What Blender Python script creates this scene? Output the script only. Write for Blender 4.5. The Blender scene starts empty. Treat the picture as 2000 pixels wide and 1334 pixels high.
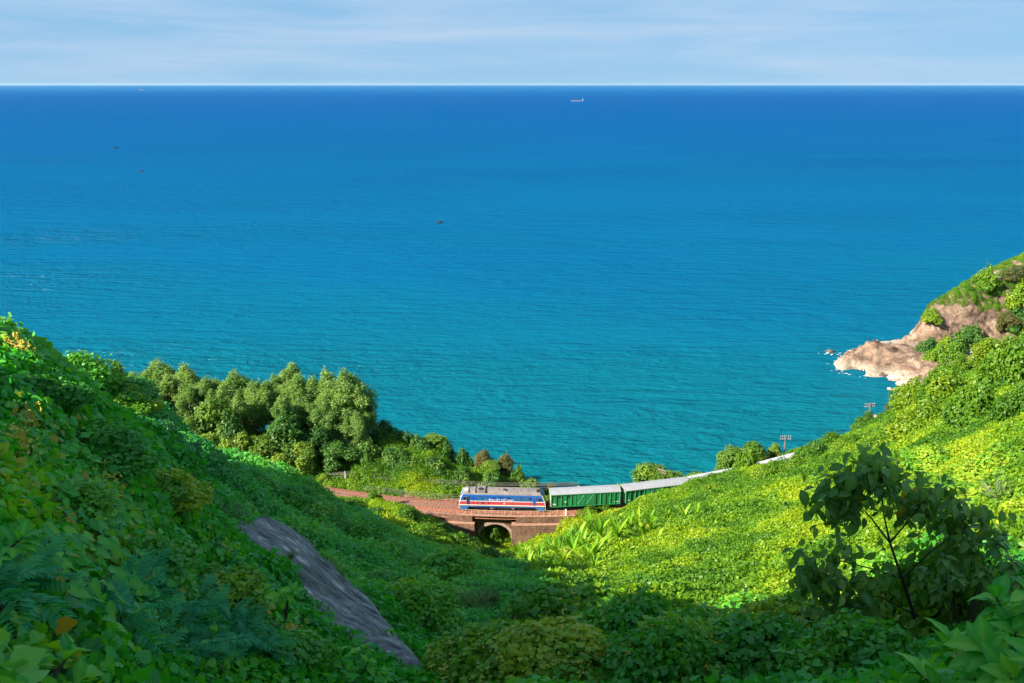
import bpy, bmesh, math, random
import numpy as np
from mathutils import Vector, Matrix, Euler

random.seed(7)
RNG = np.random.default_rng(11)
SC = bpy.context.scene
COL = SC.collection
R = math.radians

# ------------------------------------------------------------------ camera, sky, sun, exposure
CAM_Z = 100.0
FPX = 1556.0                      # focal length in photograph pixels (2000 wide)
PITCH = R(17.9)
cam_data = bpy.data.cameras.new('camera')
cam = bpy.data.objects.new('camera', cam_data)
COL.objects.link(cam)
cam.location = (0, 0, CAM_Z)
cam.rotation_euler = (R(90) - PITCH, 0, 0)
cam_data.sensor_width = 36
cam_data.lens = 36 * FPX / 2000
cam_data.clip_start = 0.05
cam_data.clip_end = 300000
SC.camera = cam

SUN_ELEV = R(34)
SUN_AZ = R(26)                    # heading of the light's travel, from +x towards +y
world = bpy.data.worlds.new('World')
SC.world = world
world.use_nodes = True
wt = world.node_tree
wt.nodes.clear()
w_out = wt.nodes.new('ShaderNodeOutputWorld')
w_bg = wt.nodes.new('ShaderNodeBackground')
w_sky = wt.nodes.new('ShaderNodeTexSky')
w_sky.sky_type = 'NISHITA'
w_sky.sun_disc = False
w_sky.sun_elevation = SUN_ELEV
# the sun stands opposite to the light's heading; Blender measures sun_rotation clockwise from +y
_sx, _sy = -math.cos(SUN_AZ), -math.sin(SUN_AZ)
w_sky.sun_rotation = math.atan2(_sx, _sy)
w_sky.altitude = 1500
w_sky.air_density = 0.8
w_sky.dust_density = 0.0
w_sky.ozone_density = 4.0
SKY_STRENGTH = 0.05
w_bg.inputs['Strength'].default_value = SKY_STRENGTH
# thin high cirrus, streaked sideways, over the whole dome
w_tc = wt.nodes.new('ShaderNodeTexCoord')
w_sep = wt.nodes.new('ShaderNodeSeparateXYZ')
w_map = wt.nodes.new('ShaderNodeMapping')
w_map.inputs['Scale'].default_value = (1.5, 1.5, 19.0)
w_map.inputs['Rotation'].default_value = (R(1.2), R(2.0), 0)
w_noi = wt.nodes.new('ShaderNodeTexNoise')
w_noi.inputs['Scale'].default_value = 1.5
w_noi.inputs['Detail'].default_value = 9
w_noi.inputs['Roughness'].default_value = 0.56
w_noi.inputs['Distortion'].default_value = 0.35
w_rmp = wt.nodes.new('ShaderNodeValToRGB')
w_rmp.color_ramp.elements[0].position = 0.42
w_rmp.color_ramp.elements[0].color = (0, 0, 0, 1)
w_rmp.color_ramp.elements[1].position = 0.70
w_rmp.color_ramp.elements[1].color = (0.60, 0.60, 0.60, 1)
w_veil = wt.nodes.new('ShaderNodeMixRGB')            # even high haze
w_veil.inputs['Fac'].default_value = 0.95
w_veil.inputs['Color2'].default_value = (0.98, 1.88, 2.85, 1)
w_mix = wt.nodes.new('ShaderNodeMixRGB')
w_mix.inputs['Color2'].default_value = (2.3, 2.7, 3.3, 1)
wl = wt.links.new
wl(w_tc.outputs['Generated'], w_map.inputs['Vector'])
wl(w_map.outputs['Vector'], w_noi.inputs['Vector'])
wl(w_noi.outputs['Fac'], w_rmp.inputs['Fac'])
wl(w_rmp.outputs['Color'], w_mix.inputs['Fac'])
wl(w_sky.outputs['Color'], w_veil.inputs['Color1'])
wl(w_veil.outputs['Color'], w_mix.inputs['Color1'])
wl(w_mix.outputs['Color'], w_bg.inputs['Color'])
wl(w_bg.outputs['Background'], w_out.inputs['Surface'])

sun_data = bpy.data.lights.new('sun', 'SUN')
sun_data.energy = 2.9
sun_data.angle = R(0.53)
sun_data.color = (1.0, 0.90, 0.74)
sun = bpy.data.objects.new('sun', sun_data)
COL.objects.link(sun)
_d = Vector((math.cos(SUN_AZ) * math.cos(SUN_ELEV), math.sin(SUN_AZ) * math.cos(SUN_ELEV), -math.sin(SUN_ELEV)))
sun.rotation_euler = _d.to_track_quat('-Z', 'Y').to_euler()
sun.location = (-60, -60, 180)

SC.view_settings.view_transform = 'Standard'
SC.view_settings.look = 'None'
SC.view_settings.exposure = 2.45
SC.view_settings.gamma = 1.0
SC.view_settings.use_curve_mapping = False
SC.render.engine = 'CYCLES'
SC.cycles.max_bounces = 8
SC.cycles.diffuse_bounces = 6
SC.cycles.glossy_bounces = 2
SC.cycles.transmission_bounces = 6
SC.cycles.transparent_max_bounces = 4
SC.cycles.caustics_reflective = False
SC.cycles.caustics_refractive = False
SC.cycles.use_denoising = True

# ------------------------------------------------------------------ small helpers
def ray(px, py):
    """Direction of the photograph's pixel, scaled so that its y component is 1."""
    xc = (px - 1000.0) / FPX
    yc = (667.0 - py) / FPX
    dy = math.cos(PITCH) + yc * math.sin(PITCH)
    dz = -math.sin(PITCH) + yc * math.cos(PITCH)
    return xc / dy, dz / dy                       # dx/dy, dz/dy

def at(px, py, Y):
    a, b = ray(px, py)
    return Vector((a * Y, Y, CAM_Z + b * Y))

def at_z(px, py, z):
    a, b = ray(px, py)
    Y = (z - CAM_Z) / b
    return Vector((a * Y, Y, z))

def _hash(ix, iy, seed):
    h = (ix.astype(np.int64) * 374761393 + iy.astype(np.int64) * 668265263 + seed * 1442695041) & 0x7fffffff
    h = ((h ^ (h >> 13)) * 1274126177) & 0x7fffffff
    return ((h ^ (h >> 16)) & 0xffff) / 65535.0

def vnoise(x, y, seed=0):
    x = np.asarray(x, float); y = np.asarray(y, float)
    ix = np.floor(x); iy = np.floor(y)
    fx = x - ix; fy = y - iy
    fx = fx * fx * fx * (fx * (fx * 6 - 15) + 10); fy = fy * fy * fy * (fy * (fy * 6 - 15) + 10)
    a = _hash(ix, iy, seed); b = _hash(ix + 1, iy, seed)
    c = _hash(ix, iy + 1, seed); d = _hash(ix + 1, iy + 1, seed)
    return (a * (1 - fx) + b * fx) * (1 - fy) + (c * (1 - fx) + d * fx) * fy

def fbm(x, y, seed=0, octv=4, gain=0.5):
    s = 0; a = 1; t = 0
    for i in range(octv):
        s = s + a * vnoise(np.asarray(x) * 2 ** i + 17.3 * i, np.asarray(y) * 2 ** i - 9.1 * i, seed + i)
        t += a; a *= gain
    return s / t

def sstep(e0, e1, x):
    t = np.clip((np.asarray(x, float) - e0) / (e1 - e0), 0, 1)
    return t * t * (3 - 2 * t)

class TPS:
    """Thin plate spline through scattered values."""
    def __init__(self, pts, vals, smooth=0.0):
        self.p = np.asarray(pts, float)
        n = len(self.p)
        A = np.zeros((n + 3, n + 3))
        A[:n, :n] = self.k(self.p, self.p) + smooth * np.eye(n)
        A[:n, n] = 1; A[:n, n + 1:] = self.p
        A[n, :n] = 1; A[n + 1:, :n] = self.p.T
        self.w = np.linalg.solve(A, np.concatenate([np.asarray(vals, float), [0, 0, 0]]))
    @staticmethod
    def k(a, b):
        d2 = ((a[:, None, :] - b[None, :, :]) ** 2).sum(-1)
        return 0.5 * d2 * np.log(d2 + 1e-12)
    def __call__(self, q):
        q = np.asarray(q, float)
        out = np.empty(len(q))
        n = len(self.p)
        for i in range(0, len(q), 20000):
            c = q[i:i + 20000]
            out[i:i + 20000] = self.k(c, self.p) @ self.w[:n] + self.w[n] + c @ self.w[n + 1:]
        return out

# ------------------------------------------------------------------ materials
MATS = {}
def new_mat(name):
    m = bpy.data.materials.new(name)
    m.use_nodes = True
    nt = m.node_tree
    nt.nodes.clear()
    out = nt.nodes.new('ShaderNodeOutputMaterial')
    MATS[name] = m
    return m, nt, out

def N(nt, kind, **inp):
    n = nt.nodes.new(kind)
    for k, v in inp.items():
        n.inputs[k.replace('_', ' ')].default_value = v
    return n

def ramp(nt, stops):
    r = nt.nodes.new('ShaderNodeValToRGB')
    e = r.color_ramp.elements
    while len(e) < len(stops): e.new(0.5)
    for i, (p, c) in enumerate(stops):
        e[i].position = p; e[i].color = (*c, 1)
    return r

def simple(name, col, rough=0.6, metal=0.0, var=0.25, scale=3.0, spec=0.4, bump=0.0, dirt=None, dirt_amt=0.4):
    m, nt, out = new_mat(name)
    b = N(nt, 'ShaderNodeBsdfPrincipled', Roughness=rough, Metallic=metal)
    b.inputs['Specular IOR Level'].default_value = spec
    tc = nt.nodes.new('ShaderNodeTexCoord')
    no = N(nt, 'ShaderNodeTexNoise', Scale=scale, Detail=6.0, Roughness=0.65)
    nt.links.new(tc.outputs['Object'], no.inputs['Vector'])
    lo = tuple(c * (1 - var) for c in col); hi = tuple(min(1, c * (1 + var)) for c in col)
    r = ramp(nt, [(0.3, lo), (0.7, hi)])
    nt.links.new(no.outputs['Fac'], r.inputs['Fac'])
    src = r.outputs['Color']
    if dirt:
        n2 = N(nt, 'ShaderNodeTexNoise', Scale=scale * 0.35, Detail=8.0, Roughness=0.7)
        mp = nt.nodes.new('ShaderNodeMapping'); mp.inputs['Scale'].default_value = (1, 1, 0.35)
        nt.links.new(tc.outputs['Object'], mp.inputs['Vector']); nt.links.new(mp.outputs['Vector'], n2.inputs['Vector'])
        r2 = ramp(nt, [(0.48, (0, 0, 0)), (0.75, (dirt_amt,) * 3)])
        nt.links.new(n2.outputs['Fac'], r2.inputs['Fac'])
        mx = nt.nodes.new('ShaderNodeMixRGB'); mx.inputs['Color2'].default_value = (*dirt, 1)
        nt.links.new(r2.outputs['Color'], mx.inputs['Fac']); nt.links.new(src, mx.inputs['Color1'])
        src = mx.outputs['Color']
    nt.links.new(src, b.inputs['Base Color'])
    if bump:
        bp = N(nt, 'ShaderNodeBump', Strength=bump, Distance=0.05)
        nt.links.new(no.outputs['Fac'], bp.inputs['Height']); nt.links.new(bp.outputs['Normal'], b.inputs['Normal'])
    nt.links.new(b.outputs['BSDF'], out.inputs['Surface'])
    return m

def leaf_mat(name, dark, mid, light, source='INSTANCER', rough=0.45, spec=0.35, trans=0.5, var=0.35, dry=None):
    """Leaf colour: patch tint (per clump or plant), a random step per leaf, veins left to geometry."""
    m, nt, out = new_mat(name)
    L = nt.links.new
    if source == 'INSTANCER':
        at_ = nt.nodes.new('ShaderNodeAttribute'); at_.attribute_type = 'INSTANCER'; at_.attribute_name = 'tint'
        patch = at_.outputs['Fac']
    else:
        oi = nt.nodes.new('ShaderNodeObjectInfo'); patch = oi.outputs['Random']
    al = nt.nodes.new('ShaderNodeAttribute'); al.attribute_type = 'GEOMETRY'; al.attribute_name = 'rnd'
    md = nt.nodes.new('ShaderNodeMath'); md.operation = 'MULTIPLY_ADD'
    md.inputs[1].default_value = var; 
    L(al.outputs['Fac'], md.inputs[0]); 
    sc_ = nt.nodes.new('ShaderNodeMath'); sc_.operation = 'MULTIPLY'; sc_.inputs[1].default_value = 1 - var
    L(patch, sc_.inputs[0]); L(sc_.outputs[0], md.inputs[2])
    stops = [(0.0, dark), (0.5, mid), (1.0, light)]
    if dry: stops = [(0.0, dark), (0.45, mid), (0.86, light), (0.97, dry)]
    r = ramp(nt, stops)
    L(md.outputs[0], r.inputs['Fac'])
    b = N(nt, 'ShaderNodeBsdfPrincipled', Roughness=rough)
    b.inputs['Specular IOR Level'].default_value = spec
    L(r.outputs['Color'], b.inputs['Base Color'])
    t = nt.nodes.new('ShaderNodeBsdfTranslucent')
    hs = nt.nodes.new('ShaderNodeMixRGB'); hs.blend_type = 'MULTIPLY'; hs.inputs['Fac'].default_value = 1
    hs.inputs['Color2'].default_value = (1.15, 1.05, 0.35, 1)
    L(r.outputs['Color'], hs.inputs['Color1']); L(hs.outputs['Color'], t.inputs['Color'])
    mx = nt.nodes.new('ShaderNodeMixShader'); mx.inputs['Fac'].default_value = trans
    L(b.outputs['BSDF'], mx.inputs[1]); L(t.outputs['BSDF'], mx.inputs[2])
    L(mx.outputs['Shader'], out.inputs['Surface'])
    return m

M_VINE = leaf_mat('vine_leaf', (0.028, 0.13, 0.013), (0.16, 0.33, 0.013), (0.42, 0.50, 0.016))
M_VINE_COOL = leaf_mat('cool_vine_leaf', (0.035, 0.25, 0.06), (0.095, 0.45, 0.085), (0.25, 0.56, 0.06), spec=0.5)  # greens raised above natural leaf tone to lift the shaded slope
M_VINE_NEAR = leaf_mat('heart_leaf', (0.025, 0.24, 0.026), (0.065, 0.45, 0.03), (0.28, 0.58, 0.025), dry=(0.55, 0.30, 0.03), rough=0.4, spec=0.5)  # coloured brighter than real leaves, making up for weak light in the shade
M_CROWN = leaf_mat('tree_leaf', (0.085, 0.21, 0.055), (0.18, 0.33, 0.08), (0.32, 0.46, 0.12), source='OBJECT', var=0.6)
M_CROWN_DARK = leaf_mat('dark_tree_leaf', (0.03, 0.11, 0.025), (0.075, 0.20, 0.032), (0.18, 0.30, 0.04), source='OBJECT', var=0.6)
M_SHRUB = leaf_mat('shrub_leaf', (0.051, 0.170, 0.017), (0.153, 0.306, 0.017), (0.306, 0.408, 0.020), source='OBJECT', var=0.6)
M_SHRUB_SHADE = leaf_mat('heart_shrub_leaf', (0.035, 0.23, 0.026), (0.09, 0.39, 0.03), (0.32, 0.54, 0.03), source='OBJECT', var=0.65, spec=0.5)  # lighter than real foliage so that shrubs in shadow look brighter
M_BARK = simple('bark', (0.20, 0.15, 0.11), rough=0.9, scale=6, bump=0.5)
M_PALE_BARK = simple('pale_bark', (0.42, 0.36, 0.28), rough=0.85, scale=5, bump=0.4)

def ground_mat():
    m, nt, out = new_mat('undergrowth_soil')
    b = N(nt, 'ShaderNodeBsdfPrincipled', Roughness=0.95)
    b.inputs['Specular IOR Level'].default_value = 0.1
    tc = nt.nodes.new('ShaderNodeTexCoord')
    no = N(nt, 'ShaderNodeTexNoise', Scale=0.9, Detail=8.0, Roughness=0.7)
    nt.links.new(tc.outputs['Object'], no.inputs['Vector'])
    r = ramp(nt, [(0.3, (0.012, 0.045, 0.010)), (0.55, (0.03, 0.075, 0.012)), (0.8, (0.07, 0.06, 0.03))])
    nt.links.new(no.outputs['Fac'], r.inputs['Fac']); nt.links.new(r.outputs['Color'], b.inputs['Base Color'])
    nt.links.new(b.outputs['BSDF'], out.inputs['Surface'])
    return m
M_GROUND = ground_mat()

def sea_mat():
    m, nt, out = new_mat('sea_water')
    L = nt.links.new
    tc = nt.nodes.new('ShaderNodeTexCoord')
    sep = nt.nodes.new('ShaderNodeSeparateXYZ'); L(tc.outputs['Object'], sep.inputs[0])
    # distance off shore -> depth of water -> body colour
    lg = nt.nodes.new('ShaderNodeMath'); lg.operation = 'LOGARITHM'; lg.inputs[1].default_value = 10
    mxm = nt.nodes.new('ShaderNodeMath'); mxm.operation = 'MAXIMUM'; mxm.inputs[1].default_value = 60
    L(sep.outputs['Y'], mxm.inputs[0]); L(mxm.outputs[0], lg.inputs[0])
    # broad patches
    mp0 = nt.nodes.new('ShaderNodeMapping'); mp0.inputs['Scale'].default_value = (0.0016, 0.004, 1)
    L(tc.outputs['Object'], mp0.inputs['Vector'])
    pn = N(nt, 'ShaderNodeTexNoise', Scale=1.0, Detail=5.0, Roughness=0.6); L(mp0.outputs['Vector'], pn.inputs['Vector'])
    pa = nt.nodes.new('ShaderNodeMath'); pa.operation = 'MULTIPLY_ADD'; pa.inputs[1].default_value = 0.55; 
    ps = nt.nodes.new('ShaderNodeMath'); ps.operation = 'SUBTRACT'; ps.inputs[1].default_value = 0.5
    L(pn.outputs['Fac'], ps.inputs[0]); L(ps.outputs[0], pa.inputs[0]); L(lg.outputs[0], pa.inputs[2])
    mr = nt.nodes.new('ShaderNodeMapRange'); mr.inputs['From Min'].default_value = 2.2; mr.inputs['From Max'].default_value = 4.2
    L(pa.outputs[0], mr.inputs['Value'])
    r = ramp(nt, [(0.0, (0.001, 0.108, 0.108)), (0.07, (0.001, 0.098, 0.136)), (0.24, (0.0005, 0.082, 0.184)),
                  (0.52, (0.0003, 0.064, 0.195)), (0.8, (0.0002, 0.056, 0.195)), (1.0, (0.0005, 0.080, 0.225))])
    L(mr.outputs['Result'], r.inputs['Fac'])
    df = nt.nodes.new('ShaderNodeBsdfDiffuse'); L(r.outputs['Color'], df.inputs['Color'])
    gl = N(nt, 'ShaderNodeBsdfGlossy', Roughness=0.18)
    fr = N(nt, 'ShaderNodeFresnel', IOR=1.33)
    mn = nt.nodes.new('ShaderNodeMath'); mn.operation = 'MINIMUM'; mn.inputs[1].default_value = 0.022   # wind-roughened water never mirrors at a glancing angle
    L(fr.outputs[0], mn.inputs[0])
    b = nt.nodes.new('ShaderNodeMixShader'); L(mn.outputs[0], b.inputs['Fac']); L(df.outputs[0], b.inputs[1]); L(gl.outputs[0], b.inputs[2])
    # waves: swell crests running nearly parallel to the shore plus wind chop
    def wave(scale, sx, sy, rot, dist, detail=3.0):
        mp = nt.nodes.new('ShaderNodeMapping'); mp.inputs['Scale'].default_value = (sx, sy, 1); mp.inputs['Rotation'].default_value = (0, 0, rot)
        L(tc.outputs['Object'], mp.inputs['Vector'])
        n = N(nt, 'ShaderNodeTexNoise', Scale=scale, Detail=detail, Roughness=0.6, Distortion=dist)
        n.noise_dimensions = '2D'
        L(mp.outputs['Vector'], n.inputs['Vector'])
        return n.outputs['Fac']
    w1 = wave(0.055, 0.34, 1.5, R(8), 0.3)
    w2 = wave(0.16, 0.36, 1.3, R(2), 0.4, 4.0)
    w3 = wave(0.55, 0.5, 1.25, R(-7), 0.2, 3.0)
    a1 = nt.nodes.new('ShaderNodeMath'); a1.operation = 'MULTIPLY'; a1.inputs[1].default_value = 1.5
    a2 = nt.nodes.new('ShaderNodeMath'); a2.operation = 'MULTIPLY_ADD'; a2.inputs[1].default_value = 1.5
    a3 = nt.nodes.new('ShaderNodeMath'); a3.operation = 'MULTIPLY_ADD'; a3.inputs[1].default_value = 0.55
    L(w1, a1.inputs[0]); L(w2, a2.inputs[0]); L(a1.outputs[0], a2.inputs[2]); L(w3, a3.inputs[0]); L(a2.outputs[0], a3.inputs[2])
    bp = N(nt, 'ShaderNodeBump', Strength=0.9, Distance=2.1)
    # wind lanes: smoother and rougher water in long patches
    mpw = nt.nodes.new('ShaderNodeMapping'); mpw.inputs['Scale'].default_value = (0.0011, 0.0046, 1); mpw.inputs['Rotation'].default_value = (0, 0, R(4))
    L(tc.outputs['Object'], mpw.inputs['Vector'])
    wn = N(nt, 'ShaderNodeTexNoise', Scale=1.6, Detail=6.0, Roughness=0.6, Distortion=0.5); L(mpw.outputs['Vector'], wn.inputs['Vector'])
    wr_ = nt.nodes.new('ShaderNodeMapRange'); wr_.inputs['From Min'].default_value = 0.35; wr_.inputs['From Max'].default_value = 0.65; wr_.inputs['To Min'].default_value = 0.40; wr_.inputs['To Max'].default_value = 1.0
    L(wn.outputs['Fac'], wr_.inputs['Value']); L(wr_.outputs['Result'], bp.inputs['Strength'])
    L(a3.outputs[0], bp.inputs['Height'])
    for q in (df, gl, fr): L(bp.outputs['Normal'], q.inputs['Normal'])
    L(b.outputs[0], out.inputs['Surface'])
    return m
M_SEA = sea_mat()

# ------------------------------------------------------------------ object helpers
def mesh_obj(name, verts, faces, mat=None, parent=None, smooth=False):
    me = bpy.data.meshes.new(name)
    if isinstance(verts, np.ndarray) and isinstance(faces, np.ndarray):
        fast_mesh(me, verts, faces)
    else:
        me.from_pydata([tuple(v) for v in verts], [], faces)
    if mat: me.materials.append(mat)
    if smooth: me.polygons.foreach_set('use_smooth', [True] * len(me.polygons))
    me.update()
    o = bpy.data.objects.new(name, me)
    COL.objects.link(o)
    if parent: o.parent = parent
    return o

def fast_mesh(me, verts, faces):
    nv, nf, k = len(verts), len(faces), faces.shape[1]
    me.vertices.add(nv); me.vertices.foreach_set('co', np.ascontiguousarray(verts, np.float32).ravel())
    me.loops.add(nf * k); me.loops.foreach_set('vertex_index', np.ascontiguousarray(faces, np.int32).ravel())
    me.polygons.add(nf)
    me.polygons.foreach_set('loop_start', np.arange(0, nf * k, k, dtype=np.int32))
    me.update(calc_edges=True)

def tag(o, label=None, cat=None, group=None, kind=None):
    if label: o['label'] = label
    if cat: o['category'] = cat
    if group: o['group'] = group
    if kind: o['kind'] = kind
    return o

def empty(name, loc=(0, 0, 0), rz=0.0, scale=1.0):
    o = bpy.data.objects.new(name, None)
    o.empty_display_size = 0.3
    COL.objects.link(o)
    o.location = loc; o.rotation_euler = (0, 0, rz); o.scale = (scale,) * 3
    return o

class MB:
    """Collects simple solids into one mesh."""
    def __init__(self): self.v = []; self.f = []
    def poly(self, vs, fs):
        b = len(self.v); self.v += [tuple(x) for x in vs]; self.f += [tuple(b + i for i in f) for f in fs]
    def box(self, x0, x1, y0, y1, z0, z1):
        vs = [(x, y, z) for z in (z0, z1) for y in (y0, y1) for x in (x0, x1)]
        self.poly(vs, [(0, 2, 3, 1), (4, 5, 7, 6), (0, 1, 5, 4), (2, 6, 7, 3), (0, 4, 6, 2), (1, 3, 7, 5)])
    def tube(self, pts, rad, n=6, cap=True):
        pts = [Vector(p) for p in pts]
        if not hasattr(rad, '__len__'): rad = [rad] * len(pts)
        rings = []
        for i, p in enumerate(pts):
            t = (pts[min(i + 1, len(pts) - 1)] - pts[max(i - 1, 0)]).normalized()
            a = t.cross(Vector((0, 0, 1)))
            if a.length < 1e-3: a = t.cross(Vector((1, 0, 0)))
            a.normalize(); b_ = t.cross(a)
            rings.append([p + (a * math.cos(2 * math.pi * k / n) + b_ * math.sin(2 * math.pi * k / n)) * rad[i] for k in range(n)])
        vs = [v for r_ in rings for v in r_]
        fs = []
        for i in range(len(pts) - 1):
            for k in range(n):
                fs.append((i * n + k, i * n + (k + 1) % n, (i + 1) * n + (k + 1) % n, (i + 1) * n + k))
        if cap:
            fs.append(tuple(range(n))[::-1]); fs.append(tuple((len(pts) - 1) * n + k for k in range(n)))
        self.poly(vs, fs)
    def cyl(self, c, axis, r, h, n=12):
        c = Vector(c); ax = Vector(axis).normalized()
        self.tube([c - ax * h / 2, c + ax * h / 2], r, n)
    def build(self, name, mat, parent=None, smooth=False):
        return mesh_obj(name, self.v, self.f, mat, parent, smooth)

def copy_tree(o, parent=None):
    c = o.copy(); COL.objects.link(c)
    if parent: c.parent = parent
    for ch in o.children: copy_tree(ch, c)
    return c

# ------------------------------------------------------------------ railway line (centre line, rail top z = 25)
RAIL_Z = 25.0
_ctl = np.array([(-120, 168), (-90, 156.5), (-60, 146.5), (-41.6, 139.6), (-30, 136.6), (-18, 133.6), (-9.4, 131.9), (0, 131.2), (5.8, 131.4), (12, 131.9),
                 (19.4, 133.1), (33.2, 136.2), (42.7, 139.3), (55.6, 145), (68, 152.5), (84, 164.5), (104, 181), (130, 205)], float)
def _smooth_path(c):
    t = np.concatenate([[0], np.cumsum(np.hypot(*np.diff(c, axis=0).T))])
    pf = [np.polyfit(t, c[:, k], 7) for k in (0, 1)]
    tt = np.linspace(0, t[-1], 600)
    return np.stack([np.polyval(p, tt) for p in pf], 1)
PATH = _smooth_path(_ctl)
_seg = np.hypot(*np.diff(PATH, axis=0).T)
PLEN = np.concatenate([[0], np.cumsum(_seg)])
def path_at(s):
    x = np.interp(s, PLEN, PATH[:, 0]); y = np.interp(s, PLEN, PATH[:, 1])
    x2 = np.interp(s + 0.5, PLEN, PATH[:, 0]); y2 = np.interp(s + 0.5, PLEN, PATH[:, 1])
    x1 = np.interp(s - 0.5, PLEN, PATH[:, 0]); y1 = np.interp(s - 0.5, PLEN, PATH[:, 1])
    a = math.atan2(y2 - y1, x2 - x1)
    return x, y, a
def s_of_x(x): return float(np.interp(x, PATH[:, 0], PLEN))
def off(s, d, z):
    """Point beside the line: d > 0 is the seaward side."""
    x, y, a = path_at(s)
    return (x - math.sin(a) * d, y + math.cos(a) * d, z)

# ------------------------------------------------------------------ terrain
COLS = {
 -350: [(1334, 2.4), (1100, 4.2), (900, 7), (720, 11), (590, 15)],
 0: [(1334, 3.2), (1150, 4.8), (1000, 6.8), (850, 9.8), (748, 13), (702, 16.5)],
 150: [(1334, 4.0), (1150, 6.2), (1000, 8.7), (862, 12), (786, 16)],
 250: [(1334, 4.8), (1150, 7.6), (1000, 10.6), (900, 14), (858, 17), (822, 36)],
 350: [(1334, 6.2), (1150, 10), (1050, 13), (960, 16), (912, 18.5), (900, 31), (876, 42)],
 400: [(1334, 6.7), (1130, 11), (1035, 15), (1006, 17), (985, 22), (965, 28), (925, 38), (896, 45)],
 450: [(1334, 7.2), (1200, 10.5), (1120, 13), (1084, 15), (1046, 18.5), (1018, 22), (1002, 25.5), (955, 34), (914, 48)],
 560: [(1334, 8.3), (1220, 12), (1150, 15), (1080, 22), (1055, 26.5), (1000, 36), (965, 46), (950, 54)],
 650: [(1334, 9.0), (1290, 11), (1250, 14), (1145, 20.5), (1115, 24.5), (1060, 34), (1015, 48), (998, 58)],
 760: [(1334, 10.5), (1310, 13), (1250, 16.5), (1190, 20), (1160, 25), (1105, 36), (1065, 50), (1047, 60), (1035, 89), (1015, 109), (999, 122)],
 850: [(1334, 11.5), (1325, 13.5), (1280, 18), (1205, 25), (1140, 36), (1095, 56), (1069, 88), (1041, 114), (1023, 126)],
 940: [(1334, 11.5), (1285, 16), (1205, 26), (1155, 36), (1120, 50), (1098, 70), (1083, 118)],
 1000: [(1334, 10.5), (1300, 13), (1265, 18), (1190, 28), (1148, 44), (1122, 57), (1103, 74), (1085, 118)],
 1100: [(1334, 10), (1290, 15), (1225, 24), (1160, 40), (1128, 60), (1095, 90), (1060, 117), (1045, 126)],
 1200: [(1334, 9.5), (1290, 14), (1220, 24), (1172, 38), (1118, 60), (1066, 90), (1024, 115), (1003, 127)],
 1350: [(1334, 9), (1280, 14), (1220, 22), (1158, 38), (1088, 60), (1026, 85), (980, 112), (956, 128)],
 1450: [(1334, 8.5), (1270, 14), (1205, 24), (1136, 40), (1066, 60), (1006, 85), (950, 115), (932, 130)],
 1550: [(1334, 8), (1260, 14), (1195, 25), (1106, 42), (1036, 60), (966, 85), (928, 112), (912, 134)],
 1700: [(1334, 7.5), (1240, 13), (1155, 24), (1066, 40), (996, 60), (926, 85), (877, 112), (842, 140), (830, 152)],
 1850: [(1334, 6), (1210, 11), (1125, 20), (1045, 32), (965, 48), (886, 70), (828, 95), (778, 125), (748, 150)],
 2000: [(1334, 5), (1210, 9), (1105, 15), (1035, 24), (955, 36), (836, 60), (768, 90), (712, 120), (674, 150)],
 2350: [(1334, 4), (1150, 8), (1000, 15), (850, 30), (740, 60), (650, 110), (590, 150)],
}
HID = {   # ground hidden from the camera or outside the frame: (distance, height)
 -350: [(22, 93), (35, 84), (60, 67), (100, 44), (140, 30), (175, 24), (215, 5), (260, -8)],
 0: [(22, 89), (34, 82), (60, 63), (100, 38), (140, 25), (172, 23), (200, 6), (225, -6)],
 150: [(23, 89), (38, 81.5), (60, 66), (100, 39), (140, 25), (172, 23), (200, 5), (222, -6)],
 250: [(23, 87), (60, 63), (100, 36), (140, 25), (168, 23), (195, 4), (215, -6)],
 350: [(23, 86.5), (60, 62), (100, 36), (140, 25), (152, 27.5), (164, 28.5), (174, 23), (196, 3), (212, -6)],
 400: [(75, 54), (110, 32), (140, 25), (152, 27.5), (163, 28), (172, 23), (193, 3), (210, -6)],
 450: [(75, 53.5), (110, 31.5), (140, 25), (152, 27.5), (163, 28), (171, 23), (191, 3), (208, -6)],
 560: [(78, 51.5), (112, 30.5), (128, 28), (142, 24.4), (151, 26.5), (161, 27), (169, 21), (187, 2), (205, -6)],
 650: [(85, 46.5), (108, 33), (122, 29.5), (142, 24.2), (150, 26), (158, 26), (167, 19), (182, 1), (200, -6)],
 760: [(139, 24), (149, 26.5), (157, 27.5), (165, 20), (178, 1), (205, -8)],
 850: [(140, 23.5), (148, 25), (155, 25.5), (162, 18), (174, 0), (200, -8)],
 940: [(129, 19.6), (138, 20.3), (144, 22.2), (151, 23.5), (158, 16), (170, -2), (195, -8)],
 1000: [(129, 19.3), (138, 19.7), (144, 21.3), (149, 22), (156, 14), (167, -3), (190, -8)],
 1100: [(139, 22.5), (150, 15), (166, -3), (185, -8)],
 1200: [(140, 23.5), (151, 16), (168, -3), (185, -8)],
 1350: [(143, 23.5), (154, 18), (170, 0), (188, -8)],
 1450: [(146, 24), (154, 21), (174, 0), (190, -8)],
 1550: [(151, 25.5), (160, 22), (178, 2), (196, -8)],
 1700: [(166, 24), (176, 16), (192, -2), (212, -8)],
 1850: [(172, 30), (182, 24), (205, 6), (222, -6)],
 2000: [(172, 40), (186, 26), (212, 14), (240, 4)],
 2350: [(180, 50), (205, 32), (240, 22), (270, 12)],
}
KU = 3.0
_p, _v = [], []
for px, lst in COLS.items():
    for py, Y in lst:
        a, b = ray(px, py)
        _p.append((a * KU, math.log(Y))); _v.append(b)
    for Y, z in HID[px]:
        a = ray(px, 900)[0]
        _p.append((a * KU, math.log(Y))); _v.append((z - CAM_Z) / Y)
TERR = TPS(_p, _v, smooth=0.0004)

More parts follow.
